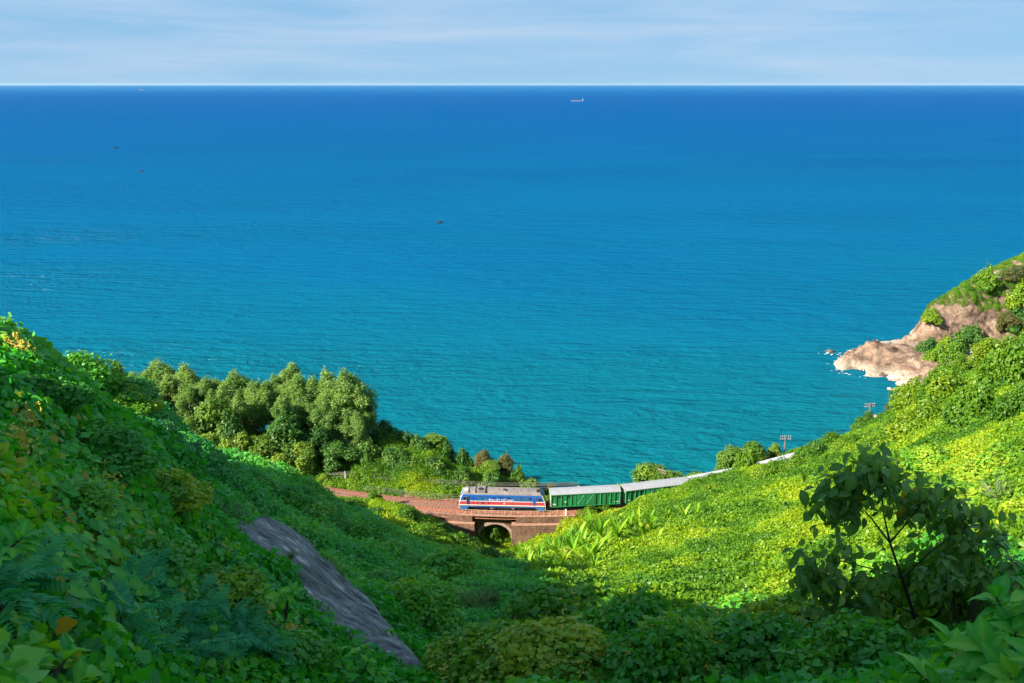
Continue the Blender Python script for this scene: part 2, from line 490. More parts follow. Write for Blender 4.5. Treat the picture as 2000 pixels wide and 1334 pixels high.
BR0, BR1 = -14.0, 9.0      # x range of the masonry viaduct
def height(x, y, bumps=True):
    x = np.asarray(x, float); y = np.maximum(np.asarray(y, float), 1.2)
    q = np.stack([(x / y) * KU, np.log(y)], -1).reshape(-1, 2)
    z = CAM_Z + TERR(q).reshape(x.shape) * y
    if bumps:
        rr = np.hypot(x, y)
        g1 = np.abs(fbm(x / 7.0, y / 7.0, 3, 3) - 0.5) * 2
        g2 = np.abs(fbm(x / 2.6, y / 2.6, 9, 3) - 0.5) * 2
        g3 = np.abs(fbm(x / 4.2 + 7, y / 4.2, 23, 2) - 0.5) * 2
        z = z + 1.1 * (0.35 - g3) * sstep(16, 40, rr)
        z = z + (2.0 * (0.35 - g1)) * sstep(5, 35, rr) + 0.8 * (0.35 - g2) * sstep(1.5, 11, rr) * (1 - 0.35 * sstep(60, 120, rr))
    # railway formation
    d, xx = path_dist(x, y)
    ad = np.abs(d)
    w = 1 - sstep(3.2, 7.5, np.where(d > 0, ad * 0.9, ad))
    on_bridge = sstep(BR0 - 1.0, BR0 + 2.0, xx) * (1 - sstep(BR1 - 2.0, BR1 + 1.0, xx))
    z = z - 1.5 * on_bridge * (1 - sstep(7, 15, ad)) * (d < 0)
    zt = np.where(ad < 3.4, RAIL_Z - 0.75, RAIL_Z - 0.75)
    w = w * (1 - on_bridge)
    z = z * (1 - w) + zt * w
    # ravine kept clear under the arch
    zc = np.where((xx > BR0) & (xx < BR1) & (ad < 3.4), np.minimum(z, 19.6 + 0.10 * np.abs(xx + 3.0) ** 2), z)
    return zc

_pt = PATH[::3]
def path_dist(x, y):
    sh = np.shape(x)
    x = np.asarray(x, float).ravel(); y = np.asarray(y, float).ravel()
    d = np.full(len(x), 1e3); xx = np.array(x)
    near = np.where((y > 105) & (y < 225))[0]
    tang = np.gradient(_pt, axis=0); tang /= np.linalg.norm(tang, axis=1)[:, None]
    for i in range(0, len(near), 20000):
        k = near[i:i + 20000]
        dx = x[k, None] - _pt[None, :, 0]; dy = y[k, None] - _pt[None, :, 1]
        j = np.argmin(dx * dx + dy * dy, 1)
        ar = np.arange(len(k))
        n = -tang[j, 1] * dx[ar, j] + tang[j, 0] * dy[ar, j]
        d[k] = np.sign(n) * np.sqrt(dx[ar, j] ** 2 + dy[ar, j] ** 2)
        xx[k] = _pt[j, 0]
    return d.reshape(sh), xx.reshape(sh)

NU, NV = 360, 430
uu = np.linspace(-1.05, 1.25, NU); vv = np.linspace(math.log(2.0), math.log(262.0), NV)
UU, VV = np.meshgrid(uu, vv)
GY = np.exp(VV); GX = UU * GY
GZ = height(GX, GY)
def grid_faces(nv, nu):
    i = np.arange(nv - 1)[:, None] * nu + np.arange(nu - 1)[None, :]
    return np.stack([i, i + 1, i + nu + 1, i + nu], -1).reshape(-1, 4)
hill = mesh_obj('hillside', np.stack([GX, GY, GZ], -1).reshape(-1, 3), grid_faces(NV, NU), M_GROUND, smooth=True)
tag(hill, 'steep overgrown hillside falling from the viewpoint down to the railway', kind='structure')

def hit(px, py, y0=2.5, y1=240.0):
    """Where the line of sight of a pixel first meets the hillside."""
    a, b = ray(px, py)
    Y = np.exp(np.linspace(math.log(y0), math.log(y1), 900))
    h = height(a * Y, Y)
    k = np.where(CAM_Z + b * Y < h)[0]
    if len(k) == 0: return None
    Yh = Y[k[0]]
    return Vector((a * Yh, Yh, float(h[k[0]])))

# hill behind and to the left of the viewpoint (the ground goes on rising there; it shades the near slopes)
CREST = [116, 113.5, 109, 100, 92.5, 91.0, 84]
def back_hill():
    ys = np.concatenate([np.linspace(-110, -4, 40), np.linspace(-3, 60, 60)])
    t = np.linspace(0, 1, 80) ** 1.6
    xr = np.where(ys >= 2.2, -1.04 * ys, -2.3 + 52.3 * sstep(-1.5, -7, ys))
    X = xr[:, None] + (-150 - xr[:, None]) * t[None, :]
    Y = np.repeat(ys[:, None], 80, 1)
    edge = np.where(ys > 2.2, height(-1.04 * np.maximum(ys, 2.2), np.maximum(ys, 2.2)), 97.2)
    yb = np.maximum(0, 2.2 - Y)
    d = np.maximum(0, np.minimum(xr[:, None], -2.3) - X)
    crest = np.interp(ys, [-40, -5, 2, 7, 15, 30, 60], CREST)[:, None]
    D = (10 + 0.72 * np.maximum(ys, 0))[:, None]
    Z = edge[:, None] + (crest - edge[:, None]) * np.minimum(1.0, (d / D)) - 0.12 * np.maximum(0, d - D) + 0.22 * yb * (d <= 0) + 0.22 * np.minimum(yb, 4) * (d > 0) * (1 - np.minimum(1, d / D)) - 0.25 * np.maximum(0, X)
    Z = Z + 1.6 * (fbm(X / 7, Y / 7, 5, 4) - 0.5) * sstep(0, 5, yb + d)
    return mesh_obj('upper_hillside', np.stack([X, Y, Z], -1).reshape(-1, 3), grid_faces(len(ys), 80)[:, ::-1].copy(), M_GROUND, smooth=True)
bh = back_hill()
tag(bh, 'wooded upper hillside rising behind the viewpoint', kind='structure')

# ------------------------------------------------------------------ sea
sea = mesh_obj('sea', [(-80000, 60, 0), (80000, 60, 0), (80000, 80000, 0), (-80000, 80000, 0)], [(0, 1, 2, 3)], M_SEA)
tag(sea, 'open blue sea, turquoise near the shore', kind='structure')


# ------------------------------------------------------------------ leaves
def heart_template(detail=True):
    if detail:
        half = [(0.0, 0.0, 0.0), (0.22, -0.14, 0.03), (0.46, 0.02, 0.07), (0.48, 0.32, 0.05), (0.30, 0.66, -0.02), (0.0, 1.0, -0.16)]
        mid = [(0.0, 0.3, -0.02), (0.0, 0.65, -0.06)]
        v = half + [(-x, y, z) for x, y, z in half[1:5]] + mid      # 0-5, 6-9, 10-11
        f = [(0, 1, 2, 10), (2, 3, 11, 10), (3, 4, 5, 11), (0, 10, 7, 6), (7, 10, 11, 8), (8, 11, 5, 9)]
    else:
        v = [(0, 0, 0), (0.44, 0.22, 0.08), (0, 1.0, -0.12), (-0.44, 0.22, 0.08)]
        f = [(0, 1, 2), (0, 2, 3)]
    return np.array(v, float), f

def blade_template(w=0.16, seg=4, curl=0.5):
    """Long leaf: length 1 along +y, arched, folded along the midrib."""
    v, f = [], []
    for i in range(seg + 1):
        t = i / seg
        ww = w * (math.sin(math.pi * min(1, 0.10 + t * 0.9)) ** 0.7 if i < seg else 0.02)
        z = 0.18 * t - curl * t * t
        y = t * (1 - 0.25 * curl * t)
        v += [(-ww, y, z + ww * 0.35), (0, y, z), (ww, y, z + ww * 0.35)]
    for i in range(seg):
        b = i * 3
        f += [(b, b + 1, b + 4, b + 3), (b + 1, b + 2, b + 5, b + 4)]
    return np.array(v, float), f

def leaves_mesh(name, pos, ydir, nrm, size, tmpl, mat, rnd, midrib=None):
    """Many leaves in one mesh: tip direction ydir, upper side nrm."""
    tv, tf = tmpl
    n = len(pos)
    ydir = ydir / (np.linalg.norm(ydir, axis=1)[:, None] + 1e-9)
    x = np.cross(ydir, nrm); x /= (np.linalg.norm(x, axis=1)[:, None] + 1e-9)
    z = np.cross(x, ydir)
    V = (tv[None, :, 0, None] * x[:, None, :] + tv[None, :, 1, None] * ydir[:, None, :] + tv[None, :, 2, None] * z[:, None, :]) * np.asarray(size).reshape(-1, 1, 1) + pos[:, None, :]
    k = len(tv)
    me = bpy.data.meshes.new(name)
    fl = [len(f) for f in tf]
    F = np.concatenate([np.array(f) for f in tf])
    nl = len(F)
    loops = (np.arange(n)[:, None] * k + F[None, :]).ravel()
    starts1 = np.concatenate([[0], np.cumsum(fl)[:-1]])
    starts = (np.arange(n)[:, None] * nl + starts1[None, :]).ravel()
    me.vertices.add(n * k); me.vertices.foreach_set('co', V.astype(np.float32).ravel())
    me.loops.add(len(loops)); me.loops.foreach_set('vertex_index', loops.astype(np.int32))
    me.polygons.add(len(starts)); me.polygons.foreach_set('loop_start', starts.astype(np.int32))
    me.update(calc_edges=True)
    a = me.attributes.new('rnd', 'FLOAT', 'POINT')
    rv = np.repeat(np.asarray(rnd, np.float32), k)
    if midrib is not None:
        rv = np.clip(rv + np.tile(np.isin(np.arange(k), midrib) * 0.55, n), 0, 1.2).astype(np.float32)
    a.data.foreach_set('value', rv)
    me.polygons.foreach_set('use_smooth', np.ones(len(starts), bool))
    me.materials.append(mat)
    return me

def unit_rand(n, rng):
    v = rng.normal(size=(n, 3)); return v / np.linalg.norm(v, axis=1)[:, None]

def clump_mesh(name, n, radius, hgt, size, mat, detail, seed, hang=0.6):
    rng = np.random.default_rng(seed)
    r = radius * np.sqrt(rng.random(n)); a = rng.random(n) * 2 * math.pi
    x, y = r * np.cos(a), r * np.sin(a)
    top = hgt * (1 - (r / radius) ** 2)
    z = top * (0.35 + 0.65 * rng.random(n) ** 0.6) + rng.normal(0, hgt * 0.10, n)
    pos = np.stack([x, y, z], 1)
    out = np.stack([x / radius, y / radius, 0.9 + 0 * x], 1) + 0.55 * rng.normal(size=(n, 3))
    out[:, 2] = np.abs(out[:, 2])
    yd = np.stack([x / radius, y / radius, -hang + 0 * x], 1) + 0.7 * rng.normal(size=(n, 3))
    sz = size * (0.65 + 0.6 * rng.random(n))
    return leaves_mesh(name, pos, yd, out, sz, heart_template(detail), mat, rng.random(n))

def source_objs(prefix, meshes):
    c = bpy.data.collections.new(prefix)
    for i, m in enumerate(meshes):
        o = bpy.data.objects.new(m.name, m); c.objects.link(o)
    return c

def scatter(name, pts, nrm, scl, tint, coll, rng, label, nvar, parent=None):
    """Ground cover: one point mesh with leaf sprays instanced on it."""
    n = len(pts)
    a = unit_rand(n, rng)
    nrm = nrm / np.linalg.norm(nrm, axis=1)[:, None]
    x = np.cross(a, nrm); x /= np.linalg.norm(x, axis=1)[:, None]
    y = np.cross(nrm, x)
    ey = -np.arcsin(np.clip(x[:, 2], -1, 1)); ex = np.arctan2(y[:, 2], nrm[:, 2]); ez = np.arctan2(x[:, 1], x[:, 0])
    me = bpy.data.meshes.new(name)
    me.vertices.add(n); me.vertices.foreach_set('co', pts.astype(np.float32).ravel())
    for nm, ty, da, key in (('rot', 'FLOAT_VECTOR', np.stack([ex, ey, ez], 1), 'vector'), ('scl', 'FLOAT', scl, 'value'),
                            ('tint', 'FLOAT', tint, 'value'), ('idx', 'INT', rng.integers(0, nvar, n), 'value')):
        at_ = me.attributes.new(nm, ty, 'POINT')
        at_.data.foreach_set(key, np.ascontiguousarray(da, np.int32 if ty == 'INT' else np.float32).ravel())
    me.update()
    o = bpy.data.objects.new(name, me); COL.objects.link(o)
    if parent: o.parent = parent
    ng = bpy.data.node_groups.new(name, 'GeometryNodeTree')
    ng.interface.new_socket('Geometry', in_out='INPUT', socket_type='NodeSocketGeometry')
    ng.interface.new_socket('Geometry', in_out='OUTPUT', socket_type='NodeSocketGeometry')
    gi = ng.nodes.new('NodeGroupInput'); go = ng.nodes.new('NodeGroupOutput')
    iop = ng.nodes.new('GeometryNodeInstanceOnPoints')
    ci = ng.nodes.new('GeometryNodeCollectionInfo')
    ci.inputs['Collection'].default_value = coll
    ci.inputs['Separate Children'].default_value = True; ci.inputs['Reset Children'].default_value = True
    def na(nm, ty):
        k = ng.nodes.new('GeometryNodeInputNamedAttribute'); k.data_type = ty; k.inputs['Name'].default_value = nm
        return k.outputs['Attribute']
    e2r = ng.nodes.new('FunctionNodeEulerToRotation')
    L = ng.links.new
    L(gi.outputs[0], iop.inputs['Points']); L(ci.outputs[0], iop.inputs['Instance'])
    iop.inputs['Pick Instance'].default_value = True
    L(na('idx', 'INT'), iop.inputs['Instance Index'])
    L(na('rot', 'FLOAT_VECTOR'), e2r.inputs[0]); L(e2r.outputs[0], iop.inputs['Rotation'])
    L(na('scl', 'FLOAT'), iop.inputs['Scale'])
    L(iop.outputs[0], go.inputs[0])
    md = o.modifiers.new('cover', 'NODES'); md.node_group = ng
    tag(o, label, kind='stuff')
    return o

# ------------------------------------------------------------------ bare rock slab in the gully
ROCK_POLY = [(398, 1030), (436, 1012), (480, 1024), (560, 1056), (640, 1106), (700, 1160), (762, 1222), (812, 1275), (868, 1330), (860, 1350), (815, 1350),
             (752, 1324), (656, 1268), (582, 1200), (522, 1130), (448, 1075)]
def proj(x, y, z):
    cx, cy, cz = x, y, z - CAM_Z
    f = cy * math.cos(PITCH) - cz * math.sin(PITCH)
    u = cy * math.sin(PITCH) + cz * math.cos(PITCH)
    return 1000 + FPX * cx / f, 667 - FPX * u / f
def poly_sd(px, py, poly):
    """Signed distance to a polygon, positive inside."""
    P = np.array(poly, float); Q = np.roll(P, -1, 0)
    d = np.full(np.shape(px), 1e9); ins = np.zeros(np.shape(px), bool)
    for (ax, ay), (bx, by) in zip(P, Q):
        ex, ey = bx - ax, by - ay
        t = np.clip(((px - ax) * ex + (py - ay) * ey) / (ex * ex + ey * ey), 0, 1)
        d = np.minimum(d, np.hypot(px - ax - t * ex, py - ay - t * ey))
        c = ((ay > py) != (by > py))
        with np.errstate(divide='ignore', invalid='ignore'):
            ins ^= c & (px < (bx - ax) * (py - ay) / (by - ay) + ax)
    return np.where(ins, d, -d)
# the slab's outline on the ground, found once from where it lies on the hillside
_ro = []
for _q in ROCK_POLY:
    a_, b_ = ray(*_q)
    Y_ = np.exp(np.linspace(math.log(9.0), math.log(32), 700)); hh = height(a_ * Y_, Y_, False)
    k_ = np.where(CAM_Z + b_ * Y_ < hh)[0]
    Yh = Y_[k_[0]] if len(k_) else 13.0
    _ro.append((a_ * Yh, Yh))
ROCK_XY = np.array(_ro)

def rock_mat():
    m, nt, out = new_mat('streaked_rock')
    L = nt.links.new
    b = N(nt, 'ShaderNodeBsdfPrincipled', Roughness=0.8)
    b.inputs['Specular IOR Level'].default_value = 0.25
    tc = nt.nodes.new('ShaderNodeTexCoord')
    # streaks follow the fall of the slab
    mp = nt.nodes.new('ShaderNodeMapping'); mp.inputs['Rotation'].default_value = (0, 0, R(52)); mp.inputs['Scale'].default_value = (0.5, 1.9, 0.6)
    L(tc.outputs['Object'], mp.inputs['Vector'])
    n1 = N(nt, 'ShaderNodeTexNoise', Scale=1.5, Detail=10.0, Roughness=0.72, Distortion=0.5); L(mp.outputs['Vector'], n1.inputs['Vector'])
    n2 = N(nt, 'ShaderNodeTexNoise', Scale=5.0, Detail=6.0, Roughness=0.7); L(tc.outputs['Object'], n2.inputs['Vector'])
    r = ramp(nt, [(0.34, (0.035, 0.037, 0.038)), (0.43, (0.115, 0.116, 0.116)), (0.50, (0.215, 0.21, 0.20)), (0.57, (0.30, 0.29, 0.28)), (0.65, (0.66, 0.65, 0.62))])
    L(n1.outputs['Fac'], r.inputs['Fac'])
    r2 = ramp(nt, [(0.35, (0.6, 0.58, 0.58)), (0.65, (1.15, 1.12, 1.1))]); L(n2.outputs['Fac'], r2.inputs['Fac'])
    mu = nt.nodes.new('ShaderNodeMixRGB'); mu.blend_type = 'MULTIPLY'; mu.inputs['Fac'].default_value = 0.8
    L(r.outputs['Color'], mu.inputs['Color1']); L(r2.outputs['Color'], mu.inputs['Color2'])
    L(mu.outputs['Color'], b.inputs['Base Color'])
    ad = nt.nodes.new('ShaderNodeMath'); ad.operation = 'MULTIPLY_ADD'; ad.inputs[1].default_value = 0.3
    L(n2.outputs['Fac'], ad.inputs[0]); L(n1.outputs['Fac'], ad.inputs[2])
    bp = N(nt, 'ShaderNodeBump', Strength=0.8, Distance=0.25); L(ad.outputs[0], bp.inputs['Height']); L(bp.outputs['Normal'], b.inputs['Normal'])
    L(b.outputs['BSDF'], out.inputs['Surface'])
    return m
M_ROCK = rock_mat()

def build_rock():
    nx, ny = 150, 170
    x0, x1 = ROCK_XY[:, 0].min() - 1.5, ROCK_XY[:, 0].max() + 1.5
    y0, y1 = ROCK_XY[:, 1].min() - 1.5, ROCK_XY[:, 1].max() + 1.5
    X, Y = np.meshgrid(np.linspace(x0, x1, nx), np.linspace(y0, y1, ny))
    sd = poly_sd(X, Y, ROCK_XY)
    # along / across the fall line
    c, s = math.cos(R(52)), math.sin(R(52))
    A, B = X * c - Y * s, X * s + Y * c
    A, B = X * s + Y * c, X * c - Y * s
    Z = height(X, Y, False)
    ridg = fbm(B * 0.9 + 3, A * 0.16, 31, 4) - 0.5
    ledge = np.abs(fbm(B * 2.0, A * 0.3, 37, 4) - 0.5)
    Z = Z + 0.55 + 0.7 * ridg - 0.45 * ledge + 0.12 * (fbm(X * 2.5, Y * 2.5, 41, 4) - 0.5)
    Z = Z - 2.4 * (1 - sstep(-0.9, 0.7, sd)) + 0.25 * sstep(0, 2, sd)
    keep = (sd[:-1, :-1] > -1.6)
    F = grid_faces(ny, nx)[keep.ravel()]
    return mesh_obj('rock_slab', np.stack([X, Y, Z], -1).reshape(-1, 3), F, M_ROCK, smooth=True)
rock = tag(build_rock(), 'bare grey streaked rock slab sloping down the shaded gully', 'rock')

# ------------------------------------------------------------------ ground cover
def cover():
    e1 = np.stack([GX[:-1, 1:] - GX[:-1, :-1], GY[:-1, 1:] - GY[:-1, :-1], GZ[:-1, 1:] - GZ[:-1, :-1]], -1)
    e2 = np.stack([GX[1:, :-1] - GX[:-1, :-1], GY[1:, :-1] - GY[:-1, :-1], GZ[1:, :-1] - GZ[:-1, :-1]], -1)
    cr = np.cross(e1, e2); area = np.linalg.norm(cr, axis=-1)
    nrm = cr / area[..., None]
    rng = np.random.default_rng(5)
    lods = [  # y range, density per m2, nominal scale
        (1.9, 11.5, 30.0), (10.5, 29, 13.0), (27, 72, 4.2), (68, 262, 1.35)]
    sets = {}
    for li, (ya, yb, den) in enumerate(lods):
        yc = GY[:-1, :-1]
        sel = (yc >= ya) & (yc < yb)
        lam = np.where(sel, area * den, 0)
        # outside the frame the cover is thinner
        u = (GX / GY)[:-1, :-1]
        lam = lam * np.where((u < -0.80) | (u > 0.80), 0.35, 1.0)
        cnt = rng.poisson(lam)
        j = np.repeat(np.arange(cnt.size), cnt.ravel())
        iy, ix = np.unravel_index(j, cnt.shape)
        f, g = rng.random(len(j)), rng.random(len(j))
        o = np.stack([GX[iy, ix], GY[iy, ix], GZ[iy, ix]], 1)
        p = o + e1[iy, ix] * f[:, None] + e2[iy, ix] * g[:, None]
        nn = nrm[iy, ix]
        d, xx = path_dist(p[:, 0], p[:, 1])
        ad = np.abs(d)
        on_wall = (xx > BR0 - 9) & (xx < BR1 + 3)
        ok = (p[:, 2] > 1.2) & ~((ad < 3.3) & ~((xx > BR0 + 2) & (xx < BR1 - 1) & (p[:, 2] < 23)))
        ok &= ~(on_wall & (d > -4.2) & (d < 3.4) & (p[:, 2] > 22.5))
        ok &= ~((xx > -42) & (xx < -12) & (d < 0) & (d > -4.6) & (rng.random(len(d)) < 0.75))
        sd = poly_sd(p[:, 0], p[:, 1], ROCK_XY)
        ok &= (sd < 0.05) | ((sd < 0.55) & (rng.random(len(sd)) < 0.22) & (fbm(p[:, 0] / 0.9, p[:, 1] / 0.9, 91, 2) > 0.5))
        sets[li] = (p[ok], nn[ok])
    return sets
COVER = cover()

def make_clumps(tagname, mat):
    L0 = source_objs(tagname + '_spray_near', [clump_mesh(tagname + '_spray', 18, 0.24, 0.16, 0.092, mat, True, 100 + i) for i in range(6)])
    L1 = source_objs(tagname + '_spray_mid', [clump_mesh(tagname + '_spray', 46, 0.44, 0.30, 0.112, mat, True, 200 + i) for i in range(6)])
    L2 = source_objs(tagname + '_spray_far', [clump_mesh(tagname + '_spray', 120, 0.85, 0.55, 0.165, mat, False, 300 + i) for i in range(6)])
    L3 = source_objs(tagname + '_spray_distant', [clump_mesh(tagname + '_spray', 230, 1.5, 0.85, 0.23, mat, False, 400 + i) for i in range(6)])
    return [L0, L1, L2, L3]
CL_WARM = make_clumps('vine', M_VINE)
CL_COOL = make_clumps('creeper', M_VINE_COOL)
CL_NEAR = make_clumps('heart_vine', M_VINE_NEAR)

def lay_cover():
    rng = np.random.default_rng(8)
    for li, (p, nn) in COVER.items():
        x, y = p[:, 0], p[:, 1]
        u = x / y
        # which plant grows where, leaf colour also split along the shadow edge: cool creeper on the left slope behind the slab, heart vine close by, yellow-green vine elsewhere
        n1 = fbm(x / 9, y / 9, 51, 3); n2 = fbm(x / (2.2 + y * 0.03), y / (2.2 + y * 0.03), 57, 3)
        if li == 0: kind = np.where(n1 + 0.35 * (n2 - 0.5) > 0.60, 1, 2)
        elif li == 1:
            left = u < -0.10
            kind = np.where(poly_sd(x, y, ROCK_XY) > -3.5, 1, np.where(y > 21, 1, 2))
            kind = np.where(left & (y < 20.5), 2, kind)
            kind = np.where(u > 0.10, np.where(y > 15 + 5 * (n1 - 0.5), 0, 2), kind)
            kind = np.where((n2 > 0.62) & (kind == 2) & (u < 0.05), 1, kind)
        else:
            edge = 0.02 + 0.25 * (n1 - 0.5)
            kind = np.where((u < edge) & (y < 57 + 22 * (n1 - 0.5)), 1, 0)
            kind = np.where((kind == 0) & (n2 > 0.70) & (y < 34) & (u < 0.15), 1, kind)
        n3 = fbm(x / 24, y / 24, 63, 3)
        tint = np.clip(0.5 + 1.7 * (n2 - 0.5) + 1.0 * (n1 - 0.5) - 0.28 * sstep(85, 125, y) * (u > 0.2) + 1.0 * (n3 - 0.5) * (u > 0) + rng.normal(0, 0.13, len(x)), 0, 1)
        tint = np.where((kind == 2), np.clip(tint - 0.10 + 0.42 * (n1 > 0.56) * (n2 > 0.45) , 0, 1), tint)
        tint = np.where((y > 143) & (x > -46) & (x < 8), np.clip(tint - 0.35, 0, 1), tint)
        up = np.array([0, 0, 1.0])
        nv = 0.55 * nn + 0.45 * up + rng.normal(0, 0.16, nn.shape)
        pos = p.copy(); 
        pos[:, 2] += np.array([0.05, 0.08, 0.15, 0.25])[li] * rng.random(len(x))
        scl = 0.75 + 0.5 * rng.random(len(x))
        zone = ['close below the viewpoint', 'on the near slopes', 'across the middle slopes', 'on the far slopes by the railway'][li]
        for k, (nm, cl, lab) in enumerate((('vine_cover', CL_WARM, 'sunlit yellow-green vines'), ('creeper_cover', CL_COOL, 'blue-green creepers'), ('heart_vine_cover', CL_NEAR, 'heart-leaved vines'))):
            s = kind == k
            if s.sum() < 10: continue
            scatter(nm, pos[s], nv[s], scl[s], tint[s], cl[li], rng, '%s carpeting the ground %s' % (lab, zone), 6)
        print('cover', li, len(x))
lay_cover()

# ------------------------------------------------------------------ railway: ballast, sleepers, rails
M_BALLAST = simple('red_ballast', (0.235, 0.098, 0.066), rough=0.95, var=0.55, scale=3.5, bump=0.9, spec=0.1, dirt=(0.16, 0.10, 0.075), dirt_amt=0.6)
M_SLEEPER = simple('concrete_sleeper', (0.20, 0.105, 0.075), rough=0.9, scale=4)
M_RAIL = simple('rail_steel', (0.22, 0.15, 0.12), rough=0.45, metal=0.4, scale=8)

def masonry_mat(name, base, mortar, sx=0.42, sz=0.22):
    m, nt, out = new_mat(name)
    L = nt.links.new
    b = N(nt, 'ShaderNodeBsdfPrincipled', Roughness=0.92); b.inputs['Specular IOR Level'].default_value = 0.15
    tc = nt.nodes.new('ShaderNodeTexCoord')
    mp = nt.nodes.new('ShaderNodeMapping'); mp.inputs['Rotation'].default_value = (R(90), 0, 0)
    L(tc.outputs['Object'], mp.inputs['Vector'])
    br = nt.nodes.new('ShaderNodeTexBrick')
    br.inputs['Scale'].default_value = 1.0; br.inputs['Brick Width'].default_value = sx; br.inputs['Row Height'].default_value = sz
    br.inputs['Mortar Size'].default_value = 0.028; br.inputs['Mortar Smooth'].default_value = 0.4
    br.inputs['Color1'].default_value = (*[c * 0.72 for c in base], 1); br.inputs['Color2'].default_value = (*[min(1, c * 1.35) for c in base], 1)
    br.inputs['Mortar'].default_value = (*mortar, 1)
    L(mp.outputs['Vector'], br.inputs['Vector'])
    n = N(nt, 'ShaderNodeTexNoise', Scale=0.55, Detail=7.0, Roughness=0.7); L(tc.outputs['Object'], n.inputs['Vector'])
    r = ramp(nt, [(0.3, (0.55, 0.50, 0.50)), (0.52, (1, 1, 1)), (0.75, (1.35, 1.2, 1.1))]); L(n.outputs['Fac'], r.inputs['Fac'])
    mu = nt.nodes.new('ShaderNodeMixRGB'); mu.blend_type = 'MULTIPLY'; mu.inputs['Fac'].default_value = 0.85
    L(br.outputs['Color'], mu.inputs['Color1']); L(r.outputs['Color'], mu.inputs['Color2']); L(mu.outputs['Color'], b.inputs['Base Color'])
    iv = nt.nodes.new('ShaderNodeMath'); iv.operation = 'SUBTRACT'; iv.inputs[0].default_value = 1; L(br.outputs['Fac'], iv.inputs[1])
    bp = N(nt, 'ShaderNodeBump', Strength=0.9, Distance=0.06); L(iv.outputs[0], bp.inputs['Height']); L(bp.outputs['Normal'], b.inputs['Normal'])
    L(b.outputs['BSDF'], out.inputs['Surface'])
    return m
M_MASON = masonry_mat('brown_masonry', (0.215, 0.128, 0.09), (0.09, 0.058, 0.045))
M_LEDGE = simple('weathered_ledge', (0.27, 0.15, 0.10), rough=0.95, scale=2.5, bump=0.5, var=0.35)
M_RING = simple('arch_stone', (0.33, 0.24, 0.19), rough=0.9, scale=5, bump=0.5)

def sweep(name, prof, s0, s1, mat, step=0.8, parent=None, closed=False, smooth=False):
    """prof(x) -> list of (offset, z) ; swept along the line."""
    n = max(2, int((s1 - s0) / step))
    vs, fs = [], []
    for i in range(n + 1):
        s = s0 + (s1 - s0) * i / n
        x = path_at(s)[0]
        p = prof(x)
        k = len(p)
        vs += [off(s, d, z) for d, z in p]
    for i in range(n):
        for j in range(k if closed else k - 1):
            a, b = i * k + j, i * k + (j + 1) % k
            fs.append((a, b, b + k, a + k))
    if closed:
        fs.append(tuple(range(k))[::-1]); fs.append(tuple(n * k + j for j in range(k)))
    o = mesh_obj(name, vs, fs, mat, parent, smooth)
    return o

def near_off(x): return float(np.interp(x, [-90, -45, -38, -22, -14, -9, 9, 14, 30, 60], [3.2, 3.3, 3.6, 3.8, 3.3, 2.62, 2.62, 3.0, 3.2, 3.2]))
def bal_prof(x):
    w = near_off(x)
    out = 24.15 if (x < BR0 or x > BR1) else 24.72
    return [(-w - 0.35, out - 0.9 if (x < BR0 or x > BR1) else 24.3), (-w, out + 0.25 if (x < BR0 or x > BR1) else 24.72), (-1.75, 24.76), (-1.2, 24.88), (1.2, 24.88), (2.0, 24.72), (2.62, 24.4), (3.2, 23.7)]
track = empty('railway_track'); tag(track, kind='structure')
sweep('ballast', bal_prof, s_of_x(-85), s_of_x(118), M_BALLAST, 0.8, track)
# loose stones lying on the bed: real relief, too many to pick apart
def stones():
    rng = np.random.default_rng(3)
    vs, fs = [], []
    base = np.array([(1, 0, 0), (-1, 0, 0), (0, 1, 0), (0, -1, 0), (0, 0, 1), (0, 0, -1)], float)
    tri = [(0, 2, 4), (2, 1, 4), (1, 3, 4), (3, 0, 4)]
    for _ in range(6500):
        x = rng.uniform(-44, 26)
        s = s_of_x(x); w = near_off(x)
        d = rng.uniform(-w, 2.2)
        if abs(abs(d) - 0.53) < 0.12: continue
        zz = float(np.interp(d, *zip(*[(a, b) for a, b in bal_prof(x)])))
        k = rng.uniform(0.05, 0.13)
        c = np.array(off(s, d, zz))
        b0 = len(vs)
        vs += [tuple(c + base[i] * k * rng.uniform(0.6, 1.2)) for i in range(6)]
        fs += [tuple(b0 + i for i in t) for t in tri]
    o = mesh_obj('ballast_stones', vs, fs, M_BALLAST, track)
    o['kind'] = 'stuff'
stones()
mb = MB()
s = s_of_x(-84)
while s < s_of_x(112):
    x, y, a = path_at(s)
    ca, sa = math.cos(a), math.sin(a)
    vs = []
    for zz in (24.80, 24.925):
        for dd in (-1.0, 1.0):
            for ll in (-0.11, 0.11):
                vs.append((x + ca * ll - sa * dd, y + sa * ll + ca * dd, zz))
    mb.poly(vs, [(4, 5, 7, 6), (0, 1, 5, 4), (2, 6, 7, 3), (0, 4, 6, 2), (1, 3, 7, 5)])
    s += 0.62
o = mb.build('sleepers', M_SLEEPER, track); o['kind'] = 'stuff'
for side in (-0.535, 0.535):
    sweep('rail', lambda x, q=side: [(q - 0.07, 24.925), (q - 0.035, 24.95), (q - 0.036, 25.0), (q + 0.036, 25.0), (q + 0.035, 24.95), (q + 0.07, 24.925)],
          s_of_x(-85), s_of_x(112), M_RAIL, 1.2, track)

